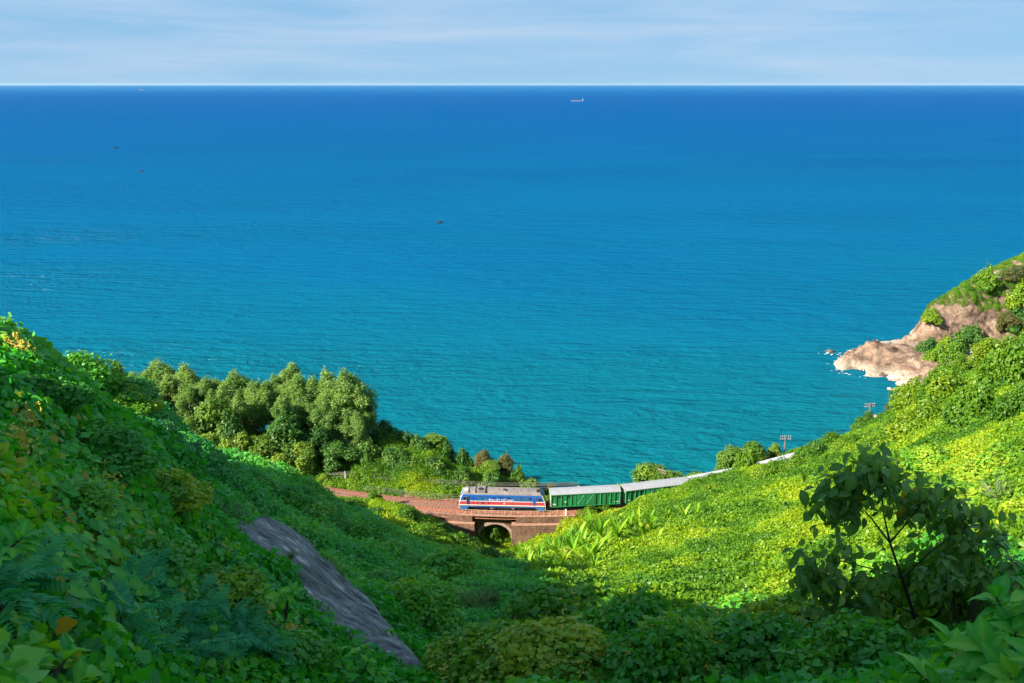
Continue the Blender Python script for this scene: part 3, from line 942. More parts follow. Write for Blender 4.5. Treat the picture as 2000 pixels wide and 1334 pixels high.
# ------------------------------------------------------------------ masonry viaduct
viaduct = empty('railway_viaduct', (0, 0, 0))
tag(viaduct, 'brown masonry railway bridge with one round arch under the train', 'bridge')
XA, RA, ZA = -3.0, 2.95, 19.75        # arch centre, radius, springing height
def wall_strip(name, x0, x1, d0, d1, z0, z1, mat, step=1.5):
    return sweep(name, lambda x: [(d0, z0), (d0, z1), (d1, z1), (d1, z0)], s_of_x(x0), s_of_x(x1), mat, step, viaduct, closed=True)
wall_strip('parapet_wall', -7.0 - 30, -7.0, -3.22, -2.63, 23.7, 24.97, M_MASON)
wall_strip('parapet_wall', 0.78, 11.2, -3.22, -2.63, 23.7, 24.97, M_MASON)
wall_strip('wing_wall', -32.0, -6.55, -3.95, -2.66, 14.5, 23.62, M_MASON)
wall_strip('wing_wall', 0.04, 10.6, -3.95, -2.66, 14.5, 23.62, M_MASON)
wall_strip('ledge', -32.0, -6.53, -4.02, -3.235, 23.622, 23.70, M_LEDGE)
wall_strip('ledge', 0.02, 10.65, -4.02, -3.235, 23.622, 23.70, M_LEDGE)
wall_strip('coping', -9.0, 11.3, -3.30, -2.66, 24.975, 25.06, M_LEDGE)
wall_strip('deck_slab', -6.98, 0.76, -2.9, -1.95, 24.72, 24.968, M_MASON)
wall_strip('back_wall', -22, -6.2, 2.7, 3.3, 14.5, 24.6, M_MASON)
wall_strip('back_wall', 0.2, 11, 2.7, 3.3, 14.5, 24.6, M_MASON)
def arch_front(d, name):
    na = 28
    vs, fs = [], []
    xl, xr, zt, zb = -6.56, 0.05, 24.715, 14.5
    if name == 'back_spandrel': xl, xr, zt = -6.2, 0.2, 24.6
    ang = [math.pi * i / na for i in range(na + 1)]
    inner = [(XA - RA, zb)] + [(XA - RA * math.cos(t), ZA + RA * math.sin(t)) for t in ang] + [(XA + RA, zb)]
    outer = [(xl, zb)] + [(max(xl, min(xr, XA - 9 * math.cos(t))), min(zt, ZA + 9 * math.sin(t))) for t in ang] + [(xr, zb)]
    for (x, z) in inner: vs.append(off(s_of_x(x), d, z))
    for (x, z) in outer: vs.append(off(s_of_x(x), d, z))
    n = len(inner)
    for i in range(n - 1): fs.append((i, i + 1, n + i + 1, n + i))
    mesh_obj(name, vs, fs, M_MASON, viaduct)
    return inner
inner = arch_front(-1.95, 'spandrel_wall')
arch_front(2.95, 'back_spandrel')
vs, fs = [], []
for x, z in inner:
    vs += [off(s_of_x(x), -1.95, z), off(s_of_x(x), 0.5, z), off(s_of_x(x), 2.95, z)]
for i in range(len(inner) - 1):
    for k in (0, 1): fs.append((i * 3 + k, i * 3 + k + 1, i * 3 + k + 4, i * 3 + k + 3))
mesh_obj('arch_barrel', vs, fs, M_MASON, viaduct)
# voussoirs of the arch, a few pixels each
mb = MB()
nv = 21
for i in range(nv):
    t0, t1 = math.pi * (i + 0.06) / nv, math.pi * (i + 0.94) / nv
    r1 = RA + 0.50 + 0.05 * (i % 2)
    vs = []
    for d in (-2.0 - 0.02 * (i % 3), -1.93):
        for (rr, t) in ((RA - 0.02, t0), (r1, t0), (r1, t1), (RA - 0.02, t1)):
            vs.append(off(s_of_x(XA - rr * math.cos(t)), d, ZA + rr * math.sin(t)))
    mb.poly(vs, [(0, 1, 2, 3), (0, 4, 5, 1), (1, 5, 6, 2), (2, 6, 7, 3), (3, 7, 4, 0)])
o = mb.build('arch_ring', M_RING, viaduct); o['kind'] = 'stuff'

# ------------------------------------------------------------------ guard railings
M_RAILING = simple('railing_paint', (0.42, 0.33, 0.26), rough=0.7, scale=4, dirt=(0.2, 0.10, 0.06))
M_RAILING_G = simple('grey_railing', (0.12, 0.14, 0.095), rough=0.7, scale=4, dirt=(0.12, 0.14, 0.07))
M_WHITE = simple('white_paint', (0.78, 0.74, 0.68), rough=0.6, scale=5, var=0.1)
def railing(label, x0, x1, d, zb, h, rails, mat, rr, endpost=False):
    root = empty('guard_railing'); tag(root, label, 'railing')
    xs = np.arange(x0, x1 + 0.01, 1.16)
    mb = MB(); mb.box(-rr, rr, -rr, rr, 0, h)
    first = None
    for x in xs:
        px_, py_, a = path_at(s_of_x(x))
        p = off(s_of_x(x), d, zb)
        if first is None:
            o = mb.build('post', mat, root); first = o
        else:
            o = first.copy(); COL.objects.link(o); o.parent = root
        o.location = p; o.rotation_euler = (random.uniform(-0.02, 0.02), random.uniform(-0.03, 0.03), a)
    for hz in rails:
        m2 = MB(); m2.tube([off(s_of_x(x), d, zb + hz) for x in xs], rr * 0.8, 5)
        m2.build('rail', mat, root)
    if endpost:
        m3 = MB(); m3.box(-0.13, 0.13, -0.13, 0.13, 0, h + 0.12)
        o = m3.build('end_post', M_WHITE, root); o.location = off(s_of_x(x1 + 0.4), d, zb)
railing('thin rusty handrail along the near edge of the arched bridge', -8.2, 9.2, -2.9, 25.06, 1.0, (0.97,), M_RAILING, 0.045, True)
railing('grey green three rail railing on the seaward side of the track', -29, 10.2, 2.75, 24.55, 1.25, (0.45, 0.85, 1.22), M_RAILING_G, 0.036)

# ------------------------------------------------------------------ rolling stock
M_BLUE = simple('blue_paint', (0.006, 0.085, 0.36), rough=0.38, var=0.18, scale=1.2, dirt=(0.05, 0.09, 0.16), dirt_amt=0.5)
M_LBLUE = simple('light_blue_paint', (0.015, 0.13, 0.36), rough=0.45, var=0.15, scale=1.2, dirt=(0.10, 0.12, 0.15), dirt_amt=0.6)
M_RED = simple('red_paint', (0.42, 0.045, 0.065), rough=0.42, var=0.15, scale=1.5, dirt=(0.22, 0.09, 0.09), dirt_amt=0.5)
M_ORANGE = simple('orange_paint', (0.62, 0.30, 0.06), rough=0.5, var=0.1, scale=2)
M_BLACK = simple('black_underframe', (0.018, 0.017, 0.018), rough=0.7, var=0.4, scale=4)
M_STEEL = simple('grey_steel', (0.16, 0.15, 0.15), rough=0.6, metal=0.2, scale=5)
M_ROOF = simple('sooty_grey_roof', (0.165, 0.145, 0.14), rough=0.7, var=0.22, scale=0.9, dirt=(0.07, 0.06, 0.06), dirt_amt=0.75)
M_GLASS = simple('dark_glass', (0.012, 0.016, 0.022), rough=0.08, var=0.1, spec=0.6)
M_GREEN = simple('green_paint', (0.012, 0.175, 0.062), rough=0.45, var=0.22, scale=1.0, dirt=(0.03, 0.09, 0.05), dirt_amt=0.6)
M_GREEN_L = simple('pale_green_paint', (0.05, 0.30, 0.13), rough=0.5, var=0.2, scale=2.0)
M_WROOF = simple('galvanised_roof', (0.235, 0.245, 0.27), rough=0.55, var=0.12, scale=0.8, dirt=(0.17, 0.17, 0.18), dirt_amt=0.5)
M_WROOF2 = simple('white_roof', (0.36, 0.36, 0.385), rough=0.55, var=0.1, scale=0.8, dirt=(0.27, 0.27, 0.28), dirt_amt=0.5)
M_LAMP = simple('lamp_glass', (0.75, 0.72, 0.6), rough=0.2, var=0.05)

def put(o, s):
    x, y, a = path_at(s)
    o.location = (x, y, RAIL_Z); o.rotation_euler = (0, 0, a)

def band(name, parent, mat, lv, ch=0.30):
    """Stack of rounded-corner rectangles: lv = [(z, half length, half width)]."""
    vs, fs = [], []
    for z, hl, hw in lv:
        c = ch
        ring = [(-hl + c * 0.45, -hw), (hl - c * 0.45, -hw), (hl - c * 0.12, -hw + c * 0.35), (hl, -hw + c), (hl, hw - c), (hl - c * 0.12, hw - c * 0.35), (hl - c * 0.45, hw),
                (-hl + c * 0.45, hw), (-hl + c * 0.12, hw - c * 0.35), (-hl, hw - c), (-hl, -hw + c), (-hl + c * 0.12, -hw + c * 0.35)]
        vs += [(x, y, z) for x, y in ring]
    k = 12
    for i in range(len(lv) - 1):
        for j in range(k): fs.append((i * k + j, i * k + (j + 1) % k, (i + 1) * k + (j + 1) % k, (i + 1) * k + j))
    fs.append(tuple(range(k))[::-1]); fs.append(tuple((len(lv) - 1) * k + j for j in range(k)))
    return mesh_obj(name, vs, fs, mat, parent)

def bogie(parent, x, naxle, wb):
    m = MB()
    L_ = wb / 2 + 0.45
    m.box(x - L_, x + L_, -1.12, -0.98, 0.42, 0.66); m.box(x - L_, x + L_, 0.98, 1.12, 0.42, 0.66); m.box(x - 0.5, x + 0.5, -1.0, 1.0, 0.45, 0.85)
    for k in range(naxle):
        xx = x - wb / 2 + wb * k / (naxle - 1)
        for sy in (-1, 1):
            m.box(xx - 0.16, xx + 0.16, sy * 1.05 - 0.13, sy * 1.05 + 0.13, 0.30, 0.58)
            m.cyl((xx + 0.33, sy * 1.06, 0.72), (0, 0, 1), 0.09, 0.26, 6)
            m.cyl((xx - 0.33, sy * 1.06, 0.72), (0, 0, 1), 0.09, 0.26, 6)
    b = m.build('bogie', M_BLACK, parent)
    for k in range(naxle):
        xx = x - wb / 2 + wb * k / (naxle - 1)
        for sy in (-1, 1):
            w = MB(); w.cyl((0, 0, 0), (0, 1, 0), 0.42, 0.13, 16)
            w.cyl((0, sy * -0.05, 0), (0, 1, 0), 0.46, 0.04, 16); w.cyl((0, sy * 0.08, 0), (0, 1, 0), 0.12, 0.10, 8)
            o = w.build('wheel', M_STEEL, b); o.location = (xx, sy * 0.57, 0.43)
    return b

def side_panel(parent, name, x0, x1, z0, z1, y, mat, depth=0.03, frame=None):
    for sy in (-1, 1):
        m = MB(); m.box(x0, x1, min(sy * y, sy * (y + depth)), max(sy * y, sy * (y + depth)), z0, z1)
        o = m.build(name, mat, parent)
        if frame:
            f = MB(); t = 0.05; ya, yb = sorted((sy * (y + 0.002), sy * (y + depth + 0.02)))
            f.box(x0 - t, x1 + t, ya, yb, z1, z1 + t); f.box(x0 - t, x1 + t, ya, yb, z0 - t, z0)
            f.box(x0 - t, x0, ya, yb, z0, z1); f.box(x1, x1 + t, ya, yb, z0, z1)
            f.build('frame', frame, o)

def build_loco():
    L = empty('diesel_locomotive'); tag(L, 'blue and red diesel locomotive with a sooty grey roof heading the train', 'locomotive')
    W = 1.40; H = 7.95
    band('underframe', L, M_BLACK, [(0.80, 6.9, 1.20), (1.02, 6.9, 1.20)])
    band('skirt', L, M_LBLUE, [(0.86, H - 0.04, W - 0.03), (1.16, H, W)])
    for sx in (-1, 1):                                   # deep apron at each end
        v = []
        for z, a, b in ((0.22, 6.7, 7.65), (0.60, 6.35, 7.86), (0.858, 6.1, 7.90)):
            v += [(sx * a, -W + 0.05, z), (sx * b - sx * 0.2, -W + 0.05, z), (sx * b, -W + 0.4, z), (sx * b, W - 0.4, z), (sx * b - sx * 0.2, W - 0.05, z), (sx * a, W - 0.05, z)]
        f = []
        for i in range(2):
            for j in range(6): f.append((i * 6 + j, i * 6 + (j + 1) % 6, (i + 1) * 6 + (j + 1) % 6, (i + 1) * 6 + j))
        f += [(0, 1, 2, 3, 4, 5), (12, 13, 14, 15, 16, 17)]
        mesh_obj('end_apron', v, f, M_LBLUE, L)
        m = MB(); m.box(sx * 7.9 - 0.05, sx * 7.9 + 0.05, -1.0, 1.0, 0.62, 0.85); m.cyl((sx * 8.12, 0, 0.74), (1, 0, 0), 0.11, 0.5, 8); m.box(sx * 8.3 - 0.12, sx * 8.3 + 0.12, -0.14, 0.14, 0.60, 0.88)
        m.build('coupler', M_BLACK, L)
    band('orange_stripe', L, M_ORANGE, [(1.165, H + 0.005, W + 0.006), (1.235, H + 0.01, W + 0.006)])
    band('white_stripe', L, M_WHITE, [(1.24, H + 0.01, W + 0.006), (1.34, H + 0.015, W + 0.006)])
    band('red_band', L, M_RED, [(1.345, H + 0.01, W), (2.03, H - 0.10, W)])
    band('white_stripe', L, M_WHITE, [(2.035, H - 0.10, W + 0.006), (2.13, H - 0.13, W + 0.006)])
    band('body', L, M_BLUE, [(2.135, H - 0.13, W), (2.9, H - 0.42, W), (3.22, H - 0.55, W - 0.02), (3.36, H - 0.66, W - 0.07)])
    rf = band('roof', L, M_ROOF, [(3.365, H - 0.62, W - 0.05), (3.62, H - 0.85, W - 0.22), (3.80, H - 1.1, W - 0.48), (3.86, H - 1.3, W - 0.8)])
    def rbox(name, x0, x1, y0, y1, z0, z1, mat, par=rf):
        m = MB(); m.box(x0, x1, y0, y1, z0, z1); return m.build(name, mat, par)
    rbox('roof_hatch', -7.05, -6.25, -0.95, 0.1, 3.60, 3.98, M_WROOF2)
    rbox('roof_gap', -6.2, -6.05, -1.18, 1.18, 3.55, 3.875, M_BLACK)
    rbox('roof_gap', -4.98, -4.75, -1.18, 1.18, 3.55, 3.90, M_BLACK)
    rbox('fan_housing', -4.70, -3.15, -1.12, 0.9, 3.50, 4.02, M_ROOF)
    fan = MB(); fan.cyl((-3.9, -0.35, 4.03), (0, 0, 1), 0.55, 0.05, 16); fan.build('fan_grille', M_BLACK, rf)
    rbox('roof_gap', -3.12, -2.85, -1.18, 1.18, 3.55, 3.90, M_BLACK)
    rbox('exhaust_stack', 0.2, 0.62, -0.75, -0.2, 3.7, 4.05, M_WROOF2)
    rbox('stack_rim', 0.14, 0.68, -0.80, -0.15, 4.05, 4.09, M_BLACK)
    rbox('roof_hatch', 6.35, 7.0, -1.0, 0.0, 3.55, 3.95, M_WROOF2)
    rbox('hatch_rim', 6.28, 7.07, -1.07, 0.07, 3.955, 3.99, M_BLACK)
    for x in (-1.8, -0.6, 2.0, 3.4, 4.8): rbox('roof_seam', x - 0.03, x + 0.03, -0.62, 0.62, 3.83, 3.89, M_ROOF)
    for x in (-1.2, 2.7): rbox('lifting_eye', x - 0.1, x + 0.1, -1.05, -0.95, 3.7, 3.82, M_STEEL)
    yy = W + 0.002
    side_panel(L, 'cab_window', -7.15, -6.62, 2.30, 2.88, yy - 0.03, M_GLASS, 0.05, M_STEEL)
    side_panel(L, 'cab_door', -6.48, -6.08, 1.42, 3.02, yy - 0.02, M_BLACK, 0.045, M_LBLUE)  # black panel painted for the unlit inside of an open doorway
    side_panel(L, 'cab_window', 6.62, 7.15, 2.30, 2.88, yy - 0.03, M_GLASS, 0.05, M_STEEL)
    side_panel(L, 'cab_door', 5.70, 6.12, 1.42, 3.02, yy - 0.01, M_BLUE, 0.03, M_STEEL)
    for x0, x1 in ((-4.55, -3.65), (-3.45, -2.55), (2.45, 3.55), (4.0, 4.9)):   # louvred body panels
        for sy in (-1, 1):
            m = MB()
            for q in range(6):
                z = 2.24 + q * 0.14
                ya, yb = sorted((sy * (W + 0.002), sy * (W + 0.04)))
                m.box(x0, x1, ya, yb, z, z + 0.07)
            g = m.build('louvre', M_LBLUE, L)
            b = MB(); ya, yb = sorted((sy * (W - 0.01), sy * (W + 0.001 + 0.004))); b.box(x0, x1, ya, yb, 2.20, 3.08); b.build('grille_back', M_BLACK, g)
    for x0, x1 in ((-4.55, -3.65), (-3.45, -2.55)):
        side_panel(L, 'red_grille', x0, x1, 1.45, 1.95, W + 0.002, M_RED, 0.03, M_BLACK)
    for x in (-5.3, 1.95, 5.3):
        side_panel(L, 'door_seam', x - 0.02, x + 0.02, 1.36, 3.1, W + 0.004, M_BLACK, 0.012)
    for x0, x1 in ((-1.75, -1.35), (1.05, 1.5), (5.0, 5.25)):
        side_panel(L, 'body_window', x0, x1, 2.62, 2.92, W - 0.01, M_GLASS, 0.03)
    side_panel(L, 'number_plate', -0.75, 0.30, 2.80, 2.95, W + 0.002, M_BLACK, 0.02)
    side_panel(L, 'emblem', 0.28, 0.48, 1.55, 1.78, W + 0.004, M_WHITE, 0.015)
    # white arrow by the rear cab
    for sy in (-1, 1):
        ya, yb = sorted((sy * (W + 0.004), sy * (W + 0.02)))
        v = [(x, y, z) for y in (ya, yb) for x, z in ((5.72, 2.55), (6.20, 2.10), (5.78, 2.02), (5.98, 2.16))]
        mesh_obj('white_arrow', v, [(0, 1, 2, 3), (7, 6, 5, 4), (0, 4, 5, 1), (1, 5, 6, 2), (2, 6, 7, 3), (3, 7, 4, 0)], M_WHITE, L)
    # lettering on the flank
    for sy in (-1, 1):
        cu = bpy.data.curves.new('lettering', 'FONT'); cu.body = '\u0110\u01af\u1edcNG S\u1eaeT VI\u1ec6T NAM'; cu.size = 0.46; cu.extrude = 0.006
        cu.align_x = 'CENTER'; cu.align_y = 'CENTER'; cu.space_character = 1.12
        cu.materials.append(M_WHITE)
        t0 = bpy.data.objects.new('lettering', cu); me = bpy.data.meshes.new_from_object(t0); bpy.data.objects.remove(t0)
        t = bpy.data.objects.new('lettering', me); COL.objects.link(t)
        t['kind'] = 'stuff'; t.parent = L; t.location = (-0.55, sy * (W + 0.012), 2.36); t.rotation_euler = (R(90), 0, 0 if sy < 0 else math.pi)
    # both ends: sloping windscreens, lamps, white edging
    for sx in (-1, 1):
        for sy in (-1, 1):
            x0, x1 = sx * (H - 0.20), sx * (H - 0.40)
            v = [(sx * (H - 0.16), sy * 0.10, 2.22), (sx * (H - 0.16), sy * 0.98, 2.22), (sx * (H - 0.39), sy * 0.98, 2.84), (sx * (H - 0.39), sy * 0.10, 2.84)]
            mesh_obj('windscreen', v, [(0, 1, 2, 3)], M_GLASS, L)
            m = MB(); m.cyl((sx * (H + 0.0), sy * 0.85, 1.72), (1, 0, 0), 0.14, 0.12, 10); m.build('headlight', M_LAMP, L)
            e = MB(); e.tube([(sx * (H - 0.02), sy * (W - 0.06), 0.5), (sx * (H - 0.01), sy * (W - 0.06), 1.3), (sx * (H - 0.15), sy * (W - 0.06), 2.1), (sx * (H - 0.5), sy * (W - 0.08), 3.0), (sx * (H - 0.68), sy * (W - 0.12), 3.38)], 0.055, 5)
            e.build('white_edge', M_WHITE, L)
    tk = MB(); tk.box(-1.6, 1.6, -1.15, 1.15, 0.30, 0.80)
    for x in (-1.45, 1.3): tk.cyl((x, -1.16, 0.55), (1, 0, 0), 0.17, 0.5, 8)
    tk.build('fuel_tank', M_BLACK, L)
    for x in (-2.0, 2.0):
        m = MB(); m.box(x - 0.3, x + 0.3, -1.25, -1.0, 0.42, 0.78); m.build('battery_box', M_STEEL, L)
    bogie(L, -4.7, 3, 3.3); bogie(L, 4.7, 3, 3.3)
    return L
S_LOCO = s_of_x(-1.75)
loco = build_loco(); put(loco, S_LOCO)

def build_wagon(roofmat, variant):
    Wg = empty('freight_wagon')
    W, H = 1.30, 6.45
    m = MB(); m.box(-H, H, -W, W, 1.02, 3.50); m.build('body', M_GREEN, Wg)
    # bowed roof
    vs, fs = [], []
    prof = [(-W - 0.10, 3.46), (-W - 0.08, 3.52), (-0.8, 3.76), (0, 3.86), (0.8, 3.76), (W + 0.08, 3.52), (W + 0.10, 3.46)]
    for x in (-H - 0.12, H + 0.12): vs += [(x, y, z) for y, z in prof]
    k = len(prof)
    for j in range(k - 1): fs.append((j, j + 1, k + j + 1, k + j))
    fs += [tuple(range(k))[::-1], tuple(range(k, 2 * k))]
    rf = mesh_obj('roof', vs, fs, roofmat, Wg)
    if variant == 2:
        for i in range(11):
            x = -H + 0.6 + i * (2 * H - 1.2) / 10
            v = []
            for xx in (x - 0.05, x + 0.05): v += [(xx, y, z + 0.035) for y, z in prof] 
            f = [(j, j + 1, k + j + 1, k + j) for j in range(k - 1)]
            mesh_obj('roof_rib', v, f, roofmat, rf)
    nr = 15
    for sy in (-1, 1):
        for i in range(nr):
            x = -H + 0.05 + i * (2 * H - 0.1) / (nr - 1)
            if variant == 0 and 6 <= i <= 8: continue
            m = MB(); ya, yb = sorted((sy * W, sy * (W + 0.11))); m.box(x - 0.05, x + 0.05, ya, yb, 1.0, 3.45)
            m.build('rib', M_GREEN_L if i % 2 == 0 else M_GREEN, Wg)
        ya, yb = sorted((sy * W, sy * (W + 0.13)))
        m = MB(); m.box(-H - 0.02, H + 0.02, ya, yb, 0.93, 1.06); m.build('sole_bar', M_GREEN, Wg)
        m = MB(); m.box(-H, H, ya, yb, 3.36, 3.45); m.build('top_rail', M_GREEN, Wg)
        # doors
        ya, yb = sorted((sy * W, sy * (W + 0.07)))
        for dx in ((-0.88, 0.88) if variant != 1 else (-1.6, 0.2)):
            m = MB(); m.box(dx - 0.84, dx + 0.84, ya, yb, 1.10, 3.32); d = m.build('door', M_GREEN, Wg)
            yc = sy * (W + 0.09)
            if variant == 0:
                for a, b in (((dx - 0.7, 1.3), (dx + 0.55, 3.2)), ((dx - 0.6, 3.2), (dx + 0.7, 1.3))):
                    t = MB(); t.tube([(a[0], yc, a[1]), (b[0], yc, b[1])], 0.035, 4); t.build('brace', M_GREEN_L, d)
            elif variant == 1:
                for q in range(6):
                    t = MB(); z = 1.35 + q * 0.33; y2 = sorted((sy * (W + 0.071), sy * (W + 0.11))); t.box(dx - 0.75, dx + 0.75, y2[0], y2[1], z, z + 0.09); t.build('slat', M_GREEN_L, d)
            t = MB(); t.tube([(dx + 0.6, yc, 1.6), (dx + 0.6, yc, 2.2)], 0.03, 4); t.build('handle', M_STEEL, d)
        # small vents and stencilled marks
        for x in (-4.9, -3.2, 3.9, 5.2):
            y2 = sorted((sy * (W + 0.002), sy * (W + 0.04))); t = MB(); t.box(x - 0.28, x + 0.28, y2[0], y2[1], 2.75, 3.15); t.build('vent', M_BLACK if x < 0 else M_GREEN, Wg)
        for x, z, w_, h_ in ((-5.95, 1.38, 0.42, 0.13), (-5.95, 1.58, 0.26, 0.07), (-3.75, 1.75, 0.13, 0.30), (-3.55, 1.95, 0.20, 0.08), (5.75, 1.40, 0.42, 0.12)):
            y2 = sorted((sy * (W + 0.002), sy * (W + 0.008))); t = MB(); t.box(x - w_, x + w_, y2[0], y2[1], z, z + h_); t.build('stencil_mark', M_WHITE, Wg)
        t = MB()
        t.tube([(-6.0 + 0.22 * math.sin(a), sy * (W + 0.01), 2.30 + 0.36 * math.cos(a)) for a in np.linspace(0.2, 2.9, 7)], 0.035, 4); t.build('painted_crescent', M_GREEN_L, Wg)
    for sx in (-1, 1):
        m = MB(); m.cyl((sx * (H + 0.35), 0, 0.78), (1, 0, 0), 0.10, 0.75, 8); m.box(sx * (H + 0.62) - 0.12, sx * (H + 0.62) + 0.12, -0.14, 0.14, 0.64, 0.92); m.build('coupler', M_BLACK, Wg)
        l = MB(); xx = sx * (H + 0.10)
        for y in (-1.1, -0.6): l.tube([(xx, y, 1.0), (xx, y, 3.3)], 0.025, 4)
        for q in range(8): l.tube([(xx, -1.1, 1.2 + q * 0.28), (xx, -0.6, 1.2 + q * 0.28)], 0.02, 4)
        l.build('ladder', M_WHITE, Wg)
        e = MB()
        for q in range(6):
            xs = sorted((sx * H, sx * (H + 0.06))); e.box(xs[0], xs[1], -0.4, W, 1.3 + q * 0.36, 1.38 + q * 0.36)
        e.build('end_rib', M_GREEN_L, Wg)
    u = MB(); u.box(-H, H, -0.9, 0.9, 0.80, 1.015); u.box(-1.2, 0.6, -1.1, 1.1, 0.45, 0.8); u.cyl((2.0, -0.6, 0.62), (1, 0, 0), 0.2, 1.2, 8)
    u.build('underframe', M_BLACK, Wg)
    bogie(Wg, -4.4, 2, 1.8); bogie(Wg, 4.4, 2, 1.8)
    return Wg
WLAB = ['green covered goods wagon with crossed door braces coupled right behind the locomotive',
        'green covered goods wagon with slatted doors, second behind the locomotive',
        'goods wagon with ribbed white roof, third behind the locomotive',
        'goods wagon showing only its white roof through the trees beside the telegraph pole',
        'goods wagon hidden by the vines on the curve behind the ridge',
        'farthest goods wagon, a scrap of white roof beside the distant telegraph pole']
protos = {}
for i, lab in enumerate(WLAB):
    v = min(i, 2)
    if v not in protos: protos[v] = w = build_wagon(M_WROOF if v < 2 else M_WROOF2, v)
    else: w = copy_tree(protos[v])
    tag(w, lab, 'wagon', 'goods wagons of the train')
    put(w, S_LOCO + 7.95 + 0.78 + 6.5 + i * 13.75)

# ------------------------------------------------------------------ telegraph poles and wires
M_POLE = simple('rusty_pole', (0.20, 0.11, 0.075), rough=0.8, scale=5)
M_POLE_PALE = simple('pale_pole', (0.42, 0.33, 0.26), rough=0.8, scale=5)
M_PORC = simple('porcelain', (0.55, 0.58, 0.64), rough=0.3, var=0.08)
def pole(label, p, h, rz, arms, mat, w=1.25, lean=0.0):
    r = empty('telegraph_pole', p, rz); r.rotation_euler = (0, lean, rz); tag(r, label, 'telegraph pole', 'telegraph poles along the railway')
    m = MB(); m.tube([(0, 0, -1.0), (0, 0, h * 0.5), (0, 0, h)], [0.14, 0.12, 0.09], 8); m.build('pole', mat, r)
    m = MB(); m.tube([(0.05, 0, h * 0.8), (0.9, 0, 0.2)], 0.03, 4); m.build('stay', mat, r)
    for za in arms:
        m = MB(); m.box(-w, w, -0.16, -0.08, h - za - 0.06, h - za + 0.06); a = m.build('crossarm', mat, r)
        for k in range(6):
            x = -w + 0.12 + k * (2 * w - 0.24) / 5
            q = MB(); q.tube([(x, -0.12, h - za + 0.06), (x, -0.12, h - za + 0.13), (x, -0.12, h - za + 0.24)], [0.025, 0.055, 0.04], 6); q.build('insulator', M_PORC, a)
    return r
def ground(x, y): return float(height(np.array([x]), np.array([y]))[0])
PP = {}
for key, px_, top, Y, lab, mat, arms, w, lean in (
        ('a', 1535, 851, 151.5, 'dark telegraph pole with two white crossarms above the white wagon roofs', M_POLE, (0.25, 0.85), 1.15, 0),
        ('b', 1700, 788, 167.0, 'farther telegraph pole with two crossarms standing against the dark water by the headland', M_POLE, (0.25, 0.85), 1.25, 0),
        ('c', 673, 923, 142.6, 'brown telegraph pole with one low crossarm in the bright shrubs left of the locomotive', M_POLE_PALE, (0.3, 0.8), 0.9, 0),
        ('d', 1292, 917, 144.5, 'rusty telegraph pole top half buried in a vine covered tree', M_POLE, (0.25, 0.8), 0.9, 0.0),
        ('e', 1128, 947, 140.0, 'pale leaning telegraph pole tip showing above the first green wagon', M_POLE_PALE, (0.5,), 0.6, -0.12)):
    t = at(px_, top, Y); g = ground(t.x, t.y)
    PP[key] = (t, pole(lab, (t.x, t.y, g), t.z - g, path_at(s_of_x(t.x))[2] + R(90) + (R(60) if key in 'ab' else R(35)), arms, mat, w, lean))
M_WIRE = simple('wire', (0.10, 0.10, 0.085), rough=0.6)
wr = empty('telegraph_wires'); tag(wr, 'sagging telegraph wires strung along the railway left of the locomotive', 'wires')
def wire(a, b, sag):
    m = MB(); pts = []
    for i in range(15):
        t = i / 14
        p = a.lerp(b, t); p.z -= sag * 4 * t * (1 - t); pts.append(p)
    m.tube(pts, 0.026, 4, False); m.build('wire', M_WIRE, wr)
pl = at(470, 914, 152)
for k, (dx, dz) in enumerate(((-0.7, -0.2), (-0.25, -0.2), (0.25, -0.2), (0.7, -0.2), (-0.5, -0.75), (0.5, -0.75))):
    d = Vector((dx * 0.55, dx * 0.75, dz + 0.1))
    wire(PP['c'][0] + d, pl + d, 0.5); wire(PP['c'][0] + d, PP['e'][0] + d + Vector((0, 0, 0.4)), 0.9)

# ------------------------------------------------------------------ trees and shrubs
def narrow_template(w=0.17):
    return np.array([(0, 0, 0), (w, 0.45, 0.05), (0, 1.0, -0.15), (-w, 0.45, 0.05)], float), [(0, 1, 2), (0, 2, 3)]

def lobe_leaves(lobes, per_area, size, tmpl, mat, name, seed, hang=0.5, shell=0.55, jitter=0.6, updir=0.35):
    """Leaves through the outer part of many ellipsoid lobes (c, (rx, ry, rz))."""
    rng = np.random.default_rng(seed)
    P, Y_, Nn, Rn = [], [], [], []
    for c, r in lobes:
        r = np.array(r)
        n = int(per_area * (r[0] * r[1] + r[0] * r[2] + r[1] * r[2]) / 3 * 4 * math.pi)
        d = unit_rand(n, rng)
        rad = shell + (1 - shell) * rng.random(n) ** 0.5 + rng.normal(0, 0.07, n)
        # uneven surface
        ph = rng.random(6) * 6.28
        rad = rad * (1 + 0.16 * np.sin(3.1 * d[:, 0] * 2 + ph[0]) * np.sin(2.7 * d[:, 1] * 2 + ph[1]) + 0.12 * np.sin(5 * d[:, 2] + ph[2] + 4 * d[:, 0]))
        P.append(np.array(c) + d * r * rad[:, None])
        out = d / r; out /= np.linalg.norm(out, axis=1)[:, None]
        y = out * 0.6 + np.array([0, 0, -hang]) + jitter * rng.normal(size=(n, 3))
        Y_.append(y)
        nn = out + np.array([0, 0, updir]) + 0.4 * rng.normal(size=(n, 3)); Nn.append(nn)
        Rn.append(np.clip(0.5 + 0.22 * rng.normal() + 0.22 * rng.normal(size=n), 0, 1))
    P = np.concatenate(P); n = len(P)
    return leaves_mesh(name, P, np.concatenate(Y_), np.concatenate(Nn), size * (0.65 + 0.7 * rng.random(n)), tmpl, mat, np.concatenate(Rn))

def mesh_of(mb, name, mat):
    me = bpy.data.meshes.new(name); me.from_pydata(mb.v, [], mb.f); me.materials.append(mat)
    me.polygons.foreach_set('use_smooth', [True] * len(me.polygons)); me.update(); return me

